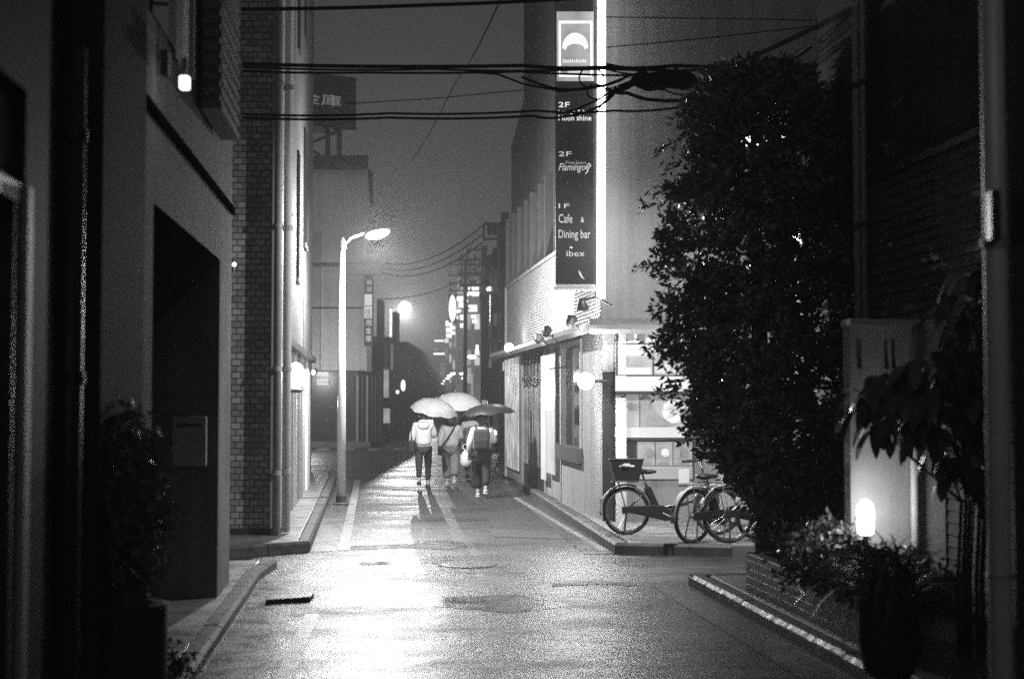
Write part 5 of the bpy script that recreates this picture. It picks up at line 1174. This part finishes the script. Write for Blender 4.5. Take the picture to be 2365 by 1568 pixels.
    if battery:
        M = Matrix.Rotation(-.44, 3, 'Y'); LB().box((-.13, 0, .46), (.09, .1, .3), Matrix.Rotation(-.4, 3, 'Y')).build('battery', black, t, bevel=.015)
        LB().ball(bb + V(.05, 0, -.01), (.13, .06, .09), 14, 8).build('motor', black, t, smooth=True)
    L = LB(); L.tube([(rx, .06, wr), (rx - .03, .1, .01), (rx - .12, .1, .01)], .01, 6); L.tube([(rx, -.06, wr), (rx - .03, -.1, .01)], .01, 6); L.build('kickstand', chrome, t)
    L = LB(); zr = 2 * wr + .06
    for yy in (-.06, 0, .06): L.tube([(seat.x - .02, yy, zr), (rx - .2, yy, zr)], .007, 5)
    for s_ in (-1, 1): L.tube([(rx - .1, s_ * .06, zr), (rx, s_ * .065, wr)], .006, 5)
    L.build('rear_rack', steel, t); LB().box((rx - wr - .02, 0, wr + .12), (.02, .05, .05)).build('rear_reflector', chrome, t)
    def bskt(c, w0, w1, dpt, hgt):
        L = LB(); c = Vector(c); th = .012
        b4 = [Vector((sx_ * w0 / 2, sy * dpt / 2 * .9, 0)) for sx_, sy in ((-1, -1), (1, -1), (1, 1), (-1, 1))]; t4 = [Vector((sx_ * w1 / 2, sy * dpt / 2, hgt)) for sx_, sy in ((-1, -1), (1, -1), (1, 1), (-1, 1))]
        ib = [v * .94 + V(0, 0, th) for v in b4]; it = [Vector((v.x * .94, v.y * .94, hgt)) for v in t4]
        vs = [c + v for v in b4 + t4 + ib + it]; fs = [(3, 2, 1, 0), (8, 9, 10, 11)]
        for i in range(4): j = (i + 1) % 4; fs += [(i, j, 4 + j, 4 + i), (8 + j, 8 + i, 12 + i, 12 + j), (4 + i, 4 + j, 12 + j, 12 + i)]
        L.add(vs, fs); bo = L.build('basket', mat('black wicker', .015, .6, .3, 30, .6, 70), t)
        L = LB(); L.tube([c + t4[i] for i in (0, 1, 2, 3, 0)], .012, 6); L.build('rim', rubber, bo)
    if basket == 'rear': bskt((rx + .0, 0, zr + .01), .3, .42, .34, .27)
    if basket == 'front': bskt((fx_ + .05, 0, .66), .26, .36, .32, .24)
    return t
q = at(1447, 1233, 17.95)
b1_ = bicycle('electric bicycle with a black rear basket parked along the lit alley wall', (q.x + .45, 17.95, .12), .0, .3, 1.14, 'rear', True, R(-3))
mb = MB()
for i in range(9): mb.ball((q.x + rnd.uniform(-.13, .13), 17.95 + rnd.uniform(-.09, .09), .98 + rnd.uniform(-.02, .01)), (rnd.uniform(.06, .1), rnd.uniform(.05, .09), rnd.uniform(.025, .045)), 12, 8)
tag(mb.build('basket_cover', mat('white cover sheet', .8, .5, .1, 9, .5, 18), smooth=True), 'crumpled white cover heaped in the black rear basket', 'cover')
q = g(1600, 1256, .12)
b2_ = bicycle('bicycle with rear wheel turned to the viewer in front of the electric one', (q.x + .34, q.y + .3, .12), R(40), .325, 1.08, 'front', True, R(4))
b3_ = bicycle('bicycle mostly hidden behind the tree and planter shrubs', (3.0, 17.0, .12), R(14), .33, 1.08, 'front', False, R(-4))

# ------------------------------------------------------------------ rain haze
hz = MB().box((0, 190, 12.4), (150, 460, 28)).build('haze', bpy.data.materials.new('haze air')); tag(hz, kind='stuff')
hm = hz.data.materials[0]; hm.use_nodes = True; n = hm.node_tree; n.nodes.remove(n.nodes['Principled BSDF'])
pv = n.nodes.new('ShaderNodeVolumePrincipled'); pv.inputs['Color'].default_value = (.9, .9, .9, 1); pv.inputs['Density'].default_value = .0028; pv.inputs['Anisotropy'].default_value = .15
n.links.new(pv.outputs[0], n.nodes['Material Output'].inputs['Volume'])
hm.cycles.volume_sampling = 'EQUIANGULAR'; hm.cycles.homogeneous_volume = True
